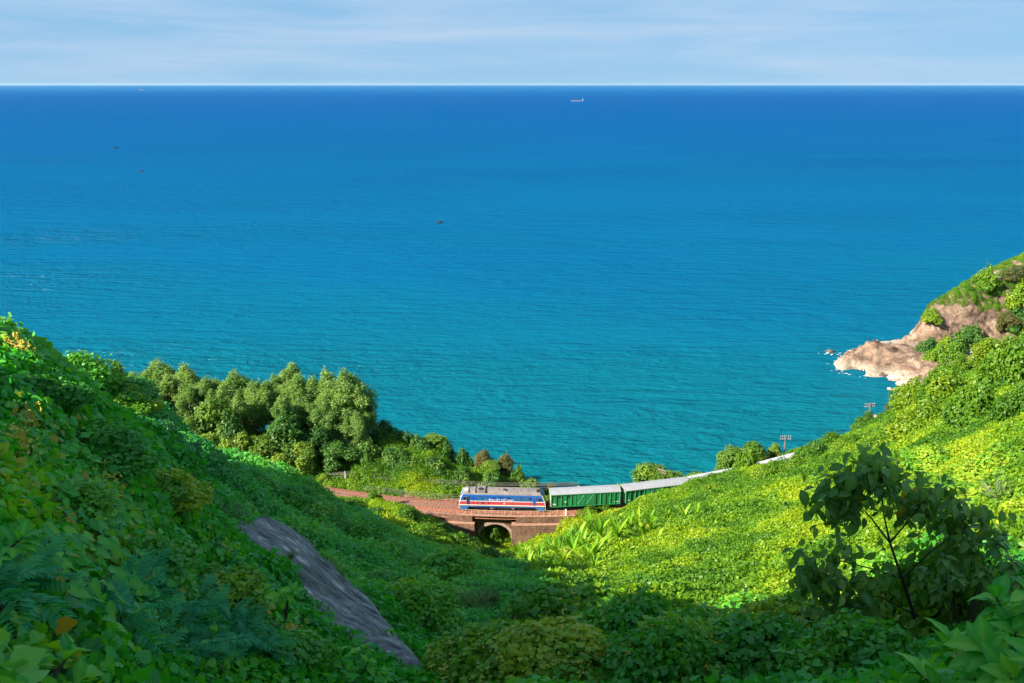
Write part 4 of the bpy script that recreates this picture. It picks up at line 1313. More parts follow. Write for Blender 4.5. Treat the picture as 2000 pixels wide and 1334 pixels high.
def feathery(seed, h=15.0, spread=0.22, lean=0.06, mat=None, nl=22, low=0.30):
    rng = random.Random(seed)
    mb = MB(); lobes = []
    top = Vector((rng.uniform(-lean, lean) * h, rng.uniform(-lean, lean) * h, h * 0.93))
    pts = [Vector((0, 0, -1.0))] + [Vector((top.x * t + rng.uniform(-.2, .2), top.y * t + rng.uniform(-.2, .2), h * 0.93 * t)) for t in (0.0, 0.25, 0.5, 0.75, 1.0)]
    mb.tube(pts, [0.024 * h, 0.020 * h, 0.015 * h, 0.011 * h, 0.007 * h, 0.002 * h], 7)
    for i in range(nl):
        t = low + (1 - low) * (i + rng.random() * 0.8) / nl
        a = i * 2.4 + rng.uniform(-.5, .5)
        base = Vector((top.x * t, top.y * t, h * 0.93 * t * 0.9))
        env = spread * h * (math.sin(math.pi * min(1, (t - low) / (1 - low) * 0.8 + 0.18)) ** 0.8)
        ln = env * rng.uniform(0.45, 1.1)
        end = base + Vector((math.cos(a) * ln, math.sin(a) * ln, ln * rng.uniform(0.5, 1.1)))
        mid = base.lerp(end, 0.5) + Vector((0, 0, -0.08 * ln))
        mb.tube([base, mid, end], [0.007 * h, 0.005 * h, 0.002 * h], 5, False)
        r = h * rng.uniform(0.036, 0.078)
        lobes.append((tuple(end), (r, r, r * rng.uniform(0.9, 1.5))))
        if rng.random() < 0.7:
            q = base.lerp(end, 0.6) + Vector((rng.uniform(-1, 1), rng.uniform(-1, 1), rng.uniform(-0.5, 1.2))) * 0.05 * h
            r2 = r * rng.uniform(0.55, 0.9); lobes.append((tuple(q), (r2, r2, r2 * 1.2)))
    lobes.append((tuple(top), (h * .05, h * .05, h * .09)))
    return (mesh_of(mb, 'trunk', M_PALE_BARK), lobe_leaves(lobes, 24, 0.48, narrow_template(0.17), mat or M_CROWN, 'crown', seed + 50, hang=0.35, shell=0.15))

def broad(seed, h=8.0, w=4.0, mat=None, nl=11, leaf=0.30, dens=34, drape=0.9, bark=None):
    """Vine draped broad tree: clustered domes with hanging leaves."""
    rng = random.Random(seed)
    mb = MB(); lobes = []
    mb.tube([(0, 0, -1.0), (rng.uniform(-.2, .2), rng.uniform(-.2, .2), h * 0.4), (rng.uniform(-.5, .5), rng.uniform(-.5, .5), h * 0.8)], [0.035 * h, 0.026 * h, 0.012 * h], 7)
    for i in range(nl):
        a = i * 2.4 + rng.uniform(-.4, .4)
        t = (i + 0.5) / nl
        rr = w * 0.5 * math.sqrt(t) * rng.uniform(0.6, 1.05)
        z = h * (0.80 - 0.45 * t * rng.uniform(0.5, 1.2))
        r = w * rng.uniform(0.17, 0.27)
        c = (math.cos(a) * rr, math.sin(a) * rr, z)
        lobes.append((c, (r, r, r * rng.uniform(0.9, 1.35))))
        mb.tube([(0, 0, h * 0.35), (c[0] * 0.6, c[1] * 0.6, z * 0.75), c], [0.012 * h, 0.008 * h, 0.004 * h], 5, False)
        if drape and rng.random() < drape:
            lobes.append(((c[0] * 1.1, c[1] * 1.1, z * 0.55), (r * 0.75, r * 0.75, z * 0.42)))
    return (mesh_of(mb, 'trunk', bark or M_BARK), lobe_leaves(lobes, dens, leaf, heart_template(False), mat or M_CROWN_DARK, 'crown', seed + 70, hang=0.9, shell=0.7))

def mound(seed, w=4.0, h=2.6, mat=None, nl=9, leaf=0.26, dens=42, detail=False, hang=1.0):
    """Shrub smothered by vines, one leaf mass down to the ground."""
    rng = random.Random(seed)
    mb = MB(); lobes = []
    for i in range(nl):
        a = i * 2.4 + rng.uniform(-.5, .5); t = i / nl
        rr = w * 0.42 * math.sqrt(t)
        r = w * rng.uniform(0.15, 0.25)
        z = h * (1 - 0.65 * t) * rng.uniform(0.65, 0.95)
        c = (math.cos(a) * rr, math.sin(a) * rr, max(z - r * 0.5, r * 0.3))
        lobes.append((c, (r, r, max(r * 0.8, c[2] * 0.75))))
        mb.tube([(rng.uniform(-.1, .1) * w, rng.uniform(-.1, .1) * w, -0.4), (c[0] * .5, c[1] * .5, c[2] * .55), c], [0.02 * h, 0.014 * h, 0.006 * h], 5, False)
    return (mesh_of(mb, 'stem', M_BARK), lobe_leaves(lobes, dens, leaf, heart_template(detail), mat or M_SHRUB, 'foliage', seed + 90, hang=hang, shell=0.72))

def plant(name, var, loc, sc, rz, label, cat, group=None, parts=('trunk', 'crown'), sz=None):
    r = empty(name, loc, rz); r.scale = (sc, sc, sc if sz is None else sz)
    tag(r, label, cat, group)
    for pn, me in zip(parts, var):
        o = bpy.data.objects.new(pn, me); COL.objects.link(o); o.parent = r
    return r

FEATH = [feathery(200 + i, spread=0.17 + 0.04 * (i % 3), nl=32 + 4 * i, low=0.16 + 0.05 * (i % 2), lean=0.12) for i in range(5)]
SLIM = [feathery(230 + i, spread=0.13, nl=15, low=0.45) for i in range(2)]
BLUISH = leaf_mat('casuarina_leaf', (0.06, 0.11, 0.075), (0.12, 0.17, 0.11), (0.20, 0.24, 0.15), source='OBJECT', var=0.6)
CASU = [feathery(250 + i, spread=0.14, nl=26, low=0.2, mat=BLUISH) for i in range(2)]
M_OLIVE = leaf_mat('olive_leaf', (0.06, 0.17, 0.03), (0.15, 0.28, 0.035), (0.32, 0.42, 0.05), source='OBJECT', var=0.6)
BROAD = [broad(300 + i, mat=M_OLIVE) for i in range(3)]
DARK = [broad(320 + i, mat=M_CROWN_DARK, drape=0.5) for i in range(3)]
M_RUSTY = leaf_mat('rusty_leaf', (0.06, 0.11, 0.035), (0.15, 0.16, 0.05), (0.26, 0.19, 0.07), source='OBJECT', var=0.6)
RUSTY = [broad(340 + i, mat=M_RUSTY, drape=0.2, nl=14, leaf=0.24) for i in range(2)]
SHRUB = [mound(360 + i, mat=M_SHRUB) for i in range(4)]
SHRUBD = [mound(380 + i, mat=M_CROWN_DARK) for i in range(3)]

def stand(px_, top, Y, var, h0, name, label, cat='tree', group=None, parts=('trunk', 'crown'), minh=2.0, wide=None):
    """A plant whose top shows at (px, top) when it stands at distance Y on the ground."""
    t = at(px_, top, Y); g = max(ground(t.x, t.y), 0.6) - 0.15
    h = max(minh, t.z - g)
    sc = h / h0
    sw = sc if wide is None else wide
    return plant(name, var, (t.x, t.y, g), sw, random.uniform(0, 6.28), label, cat, group, parts, sc)

WOOD = 'trees of the wood beyond the railway'
for i, (px_, top, Y, v, lab) in enumerate((
    (206, 716, 176, CASU[0], 'wispy blue-grey tree at the far left end of the wood, against the sea'),
    (226, 706, 180, CASU[1], 'thin blue-grey spire of a tree behind the left end of the wood'),
    (258, 722, 172, FEATH[0], 'pale feathery tree with its crown just right of the two blue-grey trees'),
    (292, 708, 168, FEATH[1], 'tall pale tree with a dark left flank near the wood\'s left end'),
    (312, 700, 172, FEATH[2], 'highest tree of the wood\'s left part, crown yellow-green on top'),
    (344, 711, 170, FEATH[3], 'rounded pale green tree right of the highest one on the left'),
    (380, 708, 167, FEATH[0], 'pale tree edging the dip in the treetops, its right side dark'),
    (408, 742, 165, FEATH[4], 'lower feathery tree in the dip of the wood\'s skyline'),
    (438, 738, 163, FEATH[1], 'small crowned tree on the right side of the dip in the treetops'),
    (466, 720, 163, FEATH[2], 'pointed pale tree in the middle of the wood\'s skyline'),
    (504, 742, 160, SLIM[0], 'slender tree with a long white bare trunk in the middle of the wood'),
    (545, 712, 163, FEATH[3], 'tallest tree right of the middle, its round top clear against the sea'),
    (520, 748, 158, SLIM[1], 'slender open crowned tree leaning beside the white trunk'),
    (586, 738, 160, FEATH[4], 'feathery tree between the two tall ones on the right of the wood'),
    (607, 744, 158, FEATH[0], 'dense pale tree standing before the gap on the right of the wood'),
    (630, 720, 160, SLIM[0], 'thin topped tree rising above its neighbours near the wood\'s right end'),
    (655, 738, 157, FEATH[2], 'big grey-green tree second from the wood\'s right end'),
    (680, 730, 156, FEATH[1], 'big feathery tree closing the wood on the right, hanging low branches'),
    (704, 768, 155, FEATH[3], 'outermost drooping tree at the wood\'s right edge over the dark slope'),
    (300, 748, 160, FEATH[4], 'middle height pale tree below the highest one on the left'),
    (360, 752, 159, FEATH[1], 'middle row tree with a thick visible trunk on the left'),
    (470, 768, 154, SLIM[1], 'open branched tree with pale limbs in the middle row'),
    (560, 770, 154, FEATH[0], 'middle row tree behind the big vine dome'),
    (640, 790, 152, FEATH[4], 'low spreading tree under the right end of the wood'),
    (240, 736, 166, FEATH[3], 'pale tree in the second row below the blue-grey trees'),
    (278, 728, 164, FEATH[4], 'feathery tree left of the tall one with the dark flank, second row'),
    (328, 726, 164, FEATH[0], 'olive feathery tree filling the space under the highest one'),
    (362, 730, 163, FEATH[2], 'feathery tree between the two rounded crowns left of the dip'),
    (394, 734, 162, FEATH[1], 'grey-green tree on the left shoulder of the dip'),
    (424, 762, 158, FEATH[3], 'lower pale tree in front of the dip'),
    (452, 746, 160, FEATH[0], 'feathery tree just left of the pointed pale one'),
    (486, 740, 160, FEATH[4], 'feathery tree just right of the pointed pale one'),
    (528, 736, 161, FEATH[2], 'feathery tree behind the white trunk'),
    (565, 732, 161, FEATH[1], 'feathery tree right under the tallest round top'),
    (600, 764, 156, FEATH[3], 'second row tree below the gap on the right'),
    (625, 762, 156, FEATH[2], 'second row feathery tree below the thin topped one'),
    (668, 772, 154, FEATH[0], 'second row tree between the two big ones at the right end'),
    (690, 800, 152.5, FEATH[4], 'low hanging feathery tree at the right foot of the wood'),
    )):
    t_ = stand(px_, top, Y, v, 15.0, 'forest_tree', lab, 'tree', WOOD)
    if v in FEATH: t_.scale.x *= 1.25; t_.scale.y *= 1.25
LOWB = 'leafy broad trees in front of the wood'
for (px_, top, Y, v, w, lab) in (
    (335, 796, 151, DARK[0], 0.9, 'dark bushy tree low on the left below the pale trunks'),
    (375, 800, 150, BROAD[0], 0.85, 'small rounded olive tree left of centre in the front row'),
    (415, 770, 152, BROAD[1], 1.3, 'wide olive crowned tree in the middle of the wood'),
    (447, 806, 149, DARK[1], 0.9, 'dark green tree between the olive crown and the vine column'),
    (300, 812, 149, BROAD[2], 0.9, 'yellow-green bushy tree at the left foot of the wood'),
    (268, 790, 152, DARK[2], 1.1, 'deep green tree partly hidden by the left ridge'),
    (402, 838, 147, BROAD[0], 0.9, 'vine heaped tree at the front left foot of the wood'),
    (470, 838, 147, BROAD[1], 0.75, 'narrow vine column in the front row'),
    (437, 848, 146, BROAD[2], 0.7, 'low yellow-green vine bush beside the narrow column'),
    (510, 845, 147, BROAD[0], 0.9, 'rounded vine covered tree left of the big dome'),
    (556, 800, 149, DARK[0], 1.25, 'big dark vine dome with a lit left flank in the front row'),
    (590, 858, 146, BROAD[1], 0.8, 'leaning vine column in front of the big dome'),
    (548, 880, 145, BROAD[2], 0.8, 'low heaped vine bush at the foot of the big dome'),
    (500, 884, 146, BROAD[1], 0.8, 'low vine bush at the front edge left of the dome'),
    (622, 828, 149, DARK[1], 0.9, 'bushy dark tree beneath the big feathery tree'),
    (655, 858, 147, DARK[2], 1.0, 'dark leafy tree just left of the dark slope'),
    ):
    stand(px_, top, Y, v, 8.0, 'broad_tree', lab, 'tree', LOWB, wide=w * 1.55)
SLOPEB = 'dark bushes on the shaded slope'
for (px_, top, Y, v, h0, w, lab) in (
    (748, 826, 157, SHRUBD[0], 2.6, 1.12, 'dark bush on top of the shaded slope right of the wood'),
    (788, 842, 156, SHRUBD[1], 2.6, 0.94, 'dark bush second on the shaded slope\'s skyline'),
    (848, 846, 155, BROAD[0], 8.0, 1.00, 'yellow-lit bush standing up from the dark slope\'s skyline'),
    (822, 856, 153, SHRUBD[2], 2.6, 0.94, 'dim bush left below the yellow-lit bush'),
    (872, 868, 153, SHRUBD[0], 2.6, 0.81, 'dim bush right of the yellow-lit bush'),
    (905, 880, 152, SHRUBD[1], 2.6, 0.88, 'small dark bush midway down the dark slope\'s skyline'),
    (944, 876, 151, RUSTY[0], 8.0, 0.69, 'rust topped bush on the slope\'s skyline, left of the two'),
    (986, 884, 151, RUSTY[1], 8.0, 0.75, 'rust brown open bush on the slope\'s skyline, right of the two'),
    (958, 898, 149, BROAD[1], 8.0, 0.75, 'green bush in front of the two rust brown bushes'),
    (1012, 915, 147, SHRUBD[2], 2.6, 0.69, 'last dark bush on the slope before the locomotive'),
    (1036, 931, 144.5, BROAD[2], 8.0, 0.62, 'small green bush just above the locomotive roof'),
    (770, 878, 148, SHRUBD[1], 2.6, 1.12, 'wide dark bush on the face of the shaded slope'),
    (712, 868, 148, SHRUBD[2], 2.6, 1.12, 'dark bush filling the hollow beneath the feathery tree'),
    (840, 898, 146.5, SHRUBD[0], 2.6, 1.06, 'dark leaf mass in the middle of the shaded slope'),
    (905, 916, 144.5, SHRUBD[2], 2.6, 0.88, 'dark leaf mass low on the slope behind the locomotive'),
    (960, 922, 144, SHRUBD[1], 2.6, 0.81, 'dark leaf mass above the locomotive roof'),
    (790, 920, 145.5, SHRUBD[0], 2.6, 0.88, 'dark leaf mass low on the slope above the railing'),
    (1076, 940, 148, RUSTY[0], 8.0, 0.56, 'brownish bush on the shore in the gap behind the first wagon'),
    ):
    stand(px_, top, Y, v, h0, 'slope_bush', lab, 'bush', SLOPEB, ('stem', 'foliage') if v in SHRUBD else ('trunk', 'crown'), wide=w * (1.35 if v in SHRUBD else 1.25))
LINEB = 'bright shrubs along the seaward side of the track'
for (px_, top, Y, v, w, lab) in (
    (548, 918, 144, SHRUB[0], 1.0, 'bright shrub at the far left start of the visible track'),
    (585, 926, 143, SHRUB[1], 0.9, 'bright shrub left of the brown telegraph pole'),
    (632, 928, 142.6, SHRUB[2], 0.9, 'bright low shrub close left of the brown telegraph pole'),
    (692, 926, 142, SHRUB[3], 0.7, 'shrub climbing just right of the brown telegraph pole'),
    (723, 938, 141, SHRUB[0], 0.8, 'pale yellow shrub beyond the left end of the railing'),
    (778, 956, 138.6, SHRUB[1], 0.75, 'rounded pale shrub growing through the railing'),
    (752, 958, 138.5, SHRUB[2], 0.6, 'small shrub at the railing\'s left end'),
    (868, 952, 139.5, SHRUB[3], 0.5, 'small shrub under the wires left of the locomotive'),
    (882, 962, 137.6, SHRUB[0], 0.5, 'low yellow-green shrub at the nose of the locomotive'),
    ):
    stand(px_, top, Y, v, 2.6, 'trackside_shrub', lab, 'shrub', LINEB, ('stem', 'foliage'), 1.2, wide=w)
s_ = stand(730, 961, 131.0, SHRUB[2], 2.6, 'vine_shrub', 'tall vine shrub on the near edge of the red ballast, throwing a shadow on it', 'shrub', None, ('stem', 'foliage'), 1.5, wide=1.0)
# trees that stand on the seaward bank behind the wagons
M_SUNSHRUB = leaf_mat('sunlit_shrub_leaf', (0.03, 0.12, 0.012), (0.10, 0.24, 0.012), (0.30, 0.38, 0.015), source='OBJECT', var=0.55)
SUNM = [mound(400 + i, w=4, h=2.4, mat=M_SUNSHRUB, nl=11, leaf=0.20, dens=60) for i in range(4)]
BANK = []
for (px_, top, Y, v, h0, w, lab) in (
    (1272, 903, 146, BROAD[1], 8.0, 1.6, 'vine covered tree behind the second wagon with the rusty pole in it'),
    (1310, 915, 145, BROAD[2], 8.0, 1.1, 'lower right half of the vine heap behind the second wagon'),
    (1432, 868, 147.5, BROAD[0], 8.0, 1.3, 'left crown of the big vine tree hiding the end of the third wagon'),
    (1474, 858, 148.5, DARK[1], 8.0, 1.35, 'round crown of the big vine tree left of the dark telegraph pole'),
    (1466, 893, 137.0, SUNM[0], 2.4, 1.9, 'vine heap in front of the train where the third wagon disappears'),
    (1404, 912, 145, BROAD[1], 8.0, 0.55, 'small bush by the third wagon roof against the sea'),
    (1515, 862, 151, BROAD[0], 8.0, 0.6, 'small leafy top beside the dark telegraph pole'),
    (1735, 785, 170, CASU[0], 15.0, 0.35, 'thin grey feathery tree on the shore beyond the farther pole'),
    ):
    BANK.append((px_, top, Y, v, h0, w, lab))

for (px_, top, Y, v, h0, w, lab) in BANK:
    stand(px_, top, Y, v, h0, 'bank_tree', lab, 'tree', 'trees on the bank beyond the wagons', ('stem', 'foliage') if v in SUNM else ('trunk', 'crown'), wide=w)

# mounds and vine columns scattered over the right slope
def on_slope(px_, py_, wpx, var, name, label, cat='shrub', group=None, w0=4.0, hs=1.0, parts=('stem', 'foliage')):
    p = hit(px_, py_)
    while p is None: py_ += 5; p = hit(px_, py_)
    depth = math.hypot(p.y, CAM_Z - p.z) 
    sc = wpx / FPX * depth / w0
    return plant(name, var, (p.x, p.y, p.z - 0.1), sc, random.uniform(0, 6.28), label, cat, group, parts, sc * hs)
VCOL = [broad(420 + i, h=6.0, w=2.6, mat=M_SUNSHRUB, nl=9, leaf=0.20, dens=60, drape=1.0) for i in range(2)]
RS = 'vine smothered shrubs on the sunlit right slope'
for (px_, py_, wpx, v, hs, lab) in (
    (1962, 765, 120, SUNM[0], 1.3, 'tall vine smothered tree at the right edge below the headland'),
    (1928, 722, 52, VCOL[1], 0.62, 'vine column standing upright against the pale shore rock'),
    (1872, 738, 34, VCOL[0], 0.7, 'narrow vine column left of the taller one by the shore rock'),
    (1992, 712, 70, SUNM[1], 1.2, 'vine tree cut by the right edge under the headland'),
    (1985, 825, 90, SUNM[2], 1.3, 'dark sided vine tree on the right edge above the bright foreground vines'),
    (1905, 840, 120, SUNM[0], 1.1, 'large vine mound right of centre on the upper right slope'),
    (1842, 790, 100, SUNM[1], 1.0, 'vine mound below the narrow column'),
    (1780, 800, 90, SUNM[2], 1.0, 'vine mound on the skyline above the water'),
    (1800, 850, 110, SUNM[3], 0.8, 'broad vine mound with a dark hollow at its right'),
    (1750, 850, 70, SUNM[0], 0.8, 'vine mound just right of the farther telegraph pole'),
    (1845, 752, 70, SUNM[2], 0.9, 'vine mound on the crest left of the vine columns'),
    (1690, 838, 46, SUNM[3], 1.0, 'small square bush on the crest beside the farther telegraph pole'),
    (1720, 885, 80, SUNM[1], 0.7, 'dark hollowed shrub midway between the telegraph poles'),
    (1660, 880, 60, SUNM[2], 0.8, 'low shrub left of the dark hollowed one'),
    (1625, 865, 48, SUNM[0], 0.8, 'little bush on the crest between the two poles'),
    (1588, 905, 70, SUNM[3], 0.9, 'shrub right of the white wagon roofs'),
    (1550, 928, 56, SUNM[1], 0.9, 'shrub just below the farthest visible white roofs'),
    (1505, 938, 70, SUNM[2], 0.8, 'shrub beneath the gap in the white roofs'),
    (1762, 930, 80, SUNM[0], 0.6, 'dark topped shrub alone on the middle of the right slope'),
    (1640, 930, 60, SUNM[1], 0.5, 'flat shrub left of the dark topped one'),
    (1400, 965, 60, SUNM[2], 0.4, 'flat vine heap hiding the foot of the second wagon'),
    (1180, 1000, 40, SUNM[3], 0.7, 'small leafy shrub on the ballast edge below the first wagon'),
    (1150, 1012, 44, SUNM[0], 0.8, 'shrub at the right end of the bridge wall'),
    (968, 1068, 48, SUNM[0], 1.1, 'leafy bush standing in the mouth of the bridge arch'),
    (925, 1062, 40, SUNM[2], 0.9, 'leafy bush leaning on the left side of the bridge arch'),
    (1030, 1054, 52, SUNM[1], 0.9, 'round shrub in front of the right bridge pier'),
    (870, 1060, 64, SUNM[2], 0.8, 'lit shrub in front of the left bridge pier'),
    (905, 1078, 70, SUNM[3], 0.7, 'lit shrub at the mouth of the ravine'),
    (800, 1030, 70, SUNM[0], 0.8, 'bright vine heap left of the bridge, highest one'),
    (835, 1052, 60, SUNM[1], 0.7, 'bright vine heap next to the left bridge wing'),
    (740, 1020, 60, SUNM[3], 0.7, 'bright vine heap below the tall trackside shrub'),
    (690, 1000, 60, SUNM[2], 0.6, 'bright vine heap at the near edge of the red ballast'),
    (960, 1105, 70, SUNM[0], 0.6, 'yellow-green vine heap in the valley floor left of the long leaved plants'),
    ):
    on_slope(px_, py_, wpx, v, 'vine_mound', lab, 'shrub', RS, w0=4.0 if v in SUNM else 2.6, hs=hs, parts=('stem', 'foliage') if v in SUNM else ('trunk', 'crown'))

# low cool-green shrubs breaking up the shaded slope behind the slab
M_COOLSHRUB = leaf_mat('cool_shrub_leaf', (0.035, 0.22, 0.05), (0.11, 0.42, 0.07), (0.30, 0.54, 0.06), source='OBJECT', var=0.6, spec=0.5)  # same raised greens, standing in for light on the shaded slope
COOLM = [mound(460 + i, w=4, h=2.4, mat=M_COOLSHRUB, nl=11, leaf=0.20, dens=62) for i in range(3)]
for i, (px_, py_, wpx, hs, lab) in enumerate((
    (505, 962, 90, 0.7, 'bushy creeper mound high on the shaded slope under the wood'),
    (585, 985, 80, 0.7, 'bushy creeper mound on the crest of the shaded slope before the track'),
    (640, 1020, 90, 0.6, 'creeper mound on the shaded slope below the start of the track'),
    (720, 1045, 80, 0.7, 'creeper mound on the shaded crest below the bright vine heaps'),
    (600, 1040, 80, 0.5, 'creeper mound just above the middle of the rock slab'),
    (770, 1095, 90, 0.6, 'creeper mound in the middle of the lower shaded slope'),
    (820, 1110, 70, 0.7, 'creeper mound on the shaded crest left of the ravine'),
    (740, 1150, 90, 0.6, 'creeper mound over the slab\'s right rim, upper one'),
    (880, 1195, 110, 0.6, 'creeper mound low on the shaded slope by the pale grass'),
    (440, 935, 70, 0.7, 'creeper mound high up beside the drooping bush'),
    (950, 1150, 90, 0.5, 'creeper mound at the shadow edge of the valley floor'),
    )):
    on_slope(px_, py_, wpx, COOLM[i % 3], 'creeper_mound', lab, 'shrub', 'creeper mounds on the shaded slope', 4.0, hs)

# vine draped trees on the left ridge
LEFTV = [broad(440 + i, h=5.0, w=3.0, mat=M_SHRUB_SHADE, nl=12, leaf=0.17, dens=95, drape=1.0) for i in range(2)]
DROOP = broad(450, h=4.0, w=4.0, mat=leaf_mat('drooping_leaf', (0.02, 0.11, 0.06), (0.035, 0.17, 0.08), (0.08, 0.24, 0.09), source='OBJECT'), nl=14, leaf=0.22, dens=70, drape=0.6)
for (px_, top, Y, v, h0, w, lab) in (
    (146, 680, 33, LEFTV[0], 5.0, 1.0, 'vine draped tree with a sunlit crown on the left ridge against the sea'),
    (222, 740, 34, LEFTV[1], 5.0, 1.05, 'dark sided vine draped tree in front of the wood on the left ridge'),
    (318, 840, 27, DROOP, 4.0, 0.50, 'dark drooping leaved bush on the shaded ridge below the wood'),
    (80, 688, 24, LEFTV[1], 5.0, 0.55, 'leafy vine tree on the left crest left of the sunlit crown'),
    ):
    stand(px_, top, Y, v, h0, 'draped_tree', lab, 'tree', 'vine draped trees on the left ridge', minh=1.2, wide=w)

# mounds in the shaded foreground
M_FLOWER = leaf_mat('yellow_blossom', (0.42, 0.30, 0.03), (0.62, 0.46, 0.05), (0.75, 0.62, 0.14), source='OBJECT', trans=0.2)
M_BROWNISH = leaf_mat('bronze_leaf', (0.06, 0.24, 0.022), (0.17, 0.40, 0.026), (0.44, 0.50, 0.035), source='OBJECT', var=0.65)  # bronze lightened beyond leaf tone to brighten the shadowed foreground
FGM = [mound(500 + i, w=4, h=2.6, mat=(M_SHRUB_SHADE, M_BROWNISH)[i % 2], nl=12, leaf=0.17, dens=75, detail=True, hang=1.2) for i in range(4)]
def blossoms(seed, w, h, n):
    rng = np.random.default_rng(seed)
    P, Yd, Nn = [], [], []
    for _ in range(n):
        a = rng.random() * 6.28; rr = w * 0.42 * math.sqrt(rng.random())
        c = np.array([math.cos(a) * rr, math.sin(a) * rr, h * (1.02 - 0.55 * (rr / (w * .42)) ** 2)])
        k = rng.integers(5, 12)
        P.append(c + rng.normal(0, 0.05, (k, 3))); Yd.append(rng.normal(size=(k, 3))); Nn.append(rng.normal(size=(k, 3)) + [0, 0, 1])
    P = np.concatenate(P)
    return leaves_mesh('blossoms', P, np.concatenate(Yd), np.concatenate(Nn), 0.055 + 0 * P[:, 0], heart_template(False), M_FLOWER, rng.random(len(P)))
BLOS = [blossoms(520 + i, 4, 2.6, 70) for i in range(2)]
for (px_, py_, wpx, vi, hs, fl, lab) in (
    (1110, 1285, 290, 1, 0.62, True, 'bronze topped vine mound in the middle of the valley bottom'),
    (1235, 1300, 240, 0, 0.80, False, 'steep dark green vine mound right of the bronze topped one'),
    (1375, 1290, 220, 2, 0.70, True, 'round vine mound with pale blossom, third from the left'),
    (1460, 1240, 190, 0, 0.55, False, 'dark vine mound under the edge of the sunlit slope'),
    (1075, 1355, 280, 3, 0.5, True, 'yellow flowering mound at the bottom edge left of centre'),
    (950, 1350, 240, 1, 0.6, True, 'low yellow flowering mound by the foot of the rock slab'),
    (1320, 1350, 240, 2, 0.8, True, 'leafy mound at the bottom edge below the third mound'),
    (1560, 1290, 240, 3, 0.8, False, 'dull green mound below the sapling on the right'),
    (1680, 1345, 260, 2, 0.7, False, 'leafy mound at the bottom edge left of the big leaved branch'),
    (1812, 1275, 230, 1, 1.5, False, 'bronze green mound in front of the sapling\'s trunk'),
    (1905, 1165, 200, 0, 0.7, False, 'dark leafy mound right of the sapling\'s trunk'),
    (1660, 1225, 170, 3, 0.8, False, 'bronze green mound under the left branches of the sapling'),
    (1470, 1345, 260, 0, 0.7, False, 'leafy mound at the bottom edge right of centre'),
    (800, 1215, 170, 2, 0.7, False, 'dark mound hanging over the right rim of the rock slab'),
    (870, 1150, 150, 0, 0.7, False, 'shaded mound on the valley side above the rock slab'),
    (1930, 1130, 240, 0, 0.5, True, 'dark vine mound behind the big leaved branch on the right'),
    (1790, 1160, 220, 2, 0.45, False, 'heart leaved mound at the foot of the sapling'),
    (560, 1000, 130, 0, 0.6, False, 'shaded shrub on the slope right of the grey tuft'),
    (70, 800, 190, 0, 0.6, False, 'bushy vine heap high on the near left slope'),
    (175, 905, 210, 2, 0.55, False, 'vine heap in the middle of the near left slope below the crest'),
    (300, 985, 170, 3, 0.6, False, 'bronze green vine heap on the near ridge left of the grey tuft'),
    (120, 1010, 220, 0, 0.5, False, 'vine heap right of the left edge sprig'),
    (255, 1130, 230, 2, 0.5, False, 'leafy vine heap above the blue-green feathery shrub'),
    (420, 1180, 180, 3, 0.6, False, 'bronze green vine heap near the left rim of the slab'),
    (520, 1300, 190, 0, 0.6, False, 'leafy vine heap at the bottom left of the slab\'s foot'),
    (255, 800, 110, 1, 0.6, False, 'small bronze vine heap on the near ridge under the draped tree'),
    (1900, 1005, 170, 3, 0.5, False, 'bronze green vine heap at the right edge of the sunlit slope'),
    (1950, 935, 150, 1, 0.5, False, 'bronze green vine heap by the right edge above the sapling'),
    (1830, 915, 120, 3, 0.5, False, 'bronze green vine heap on the sunlit slope above the sapling'),
    (690, 1070, 120, 2, 0.6, False, 'shaded shrub midway along the slope above the slab'),
    ):
    r = on_slope(px_, min(py_, 1333), wpx, FGM[vi], 'vine_mound', lab, 'shrub', 'vine mounds in the shaded foreground', 4.0, hs)
    if fl:
        o = bpy.data.objects.new('blossoms', BLOS[vi % 2]); COL.objects.link(o); o.parent = r; o['kind'] = 'stuff'

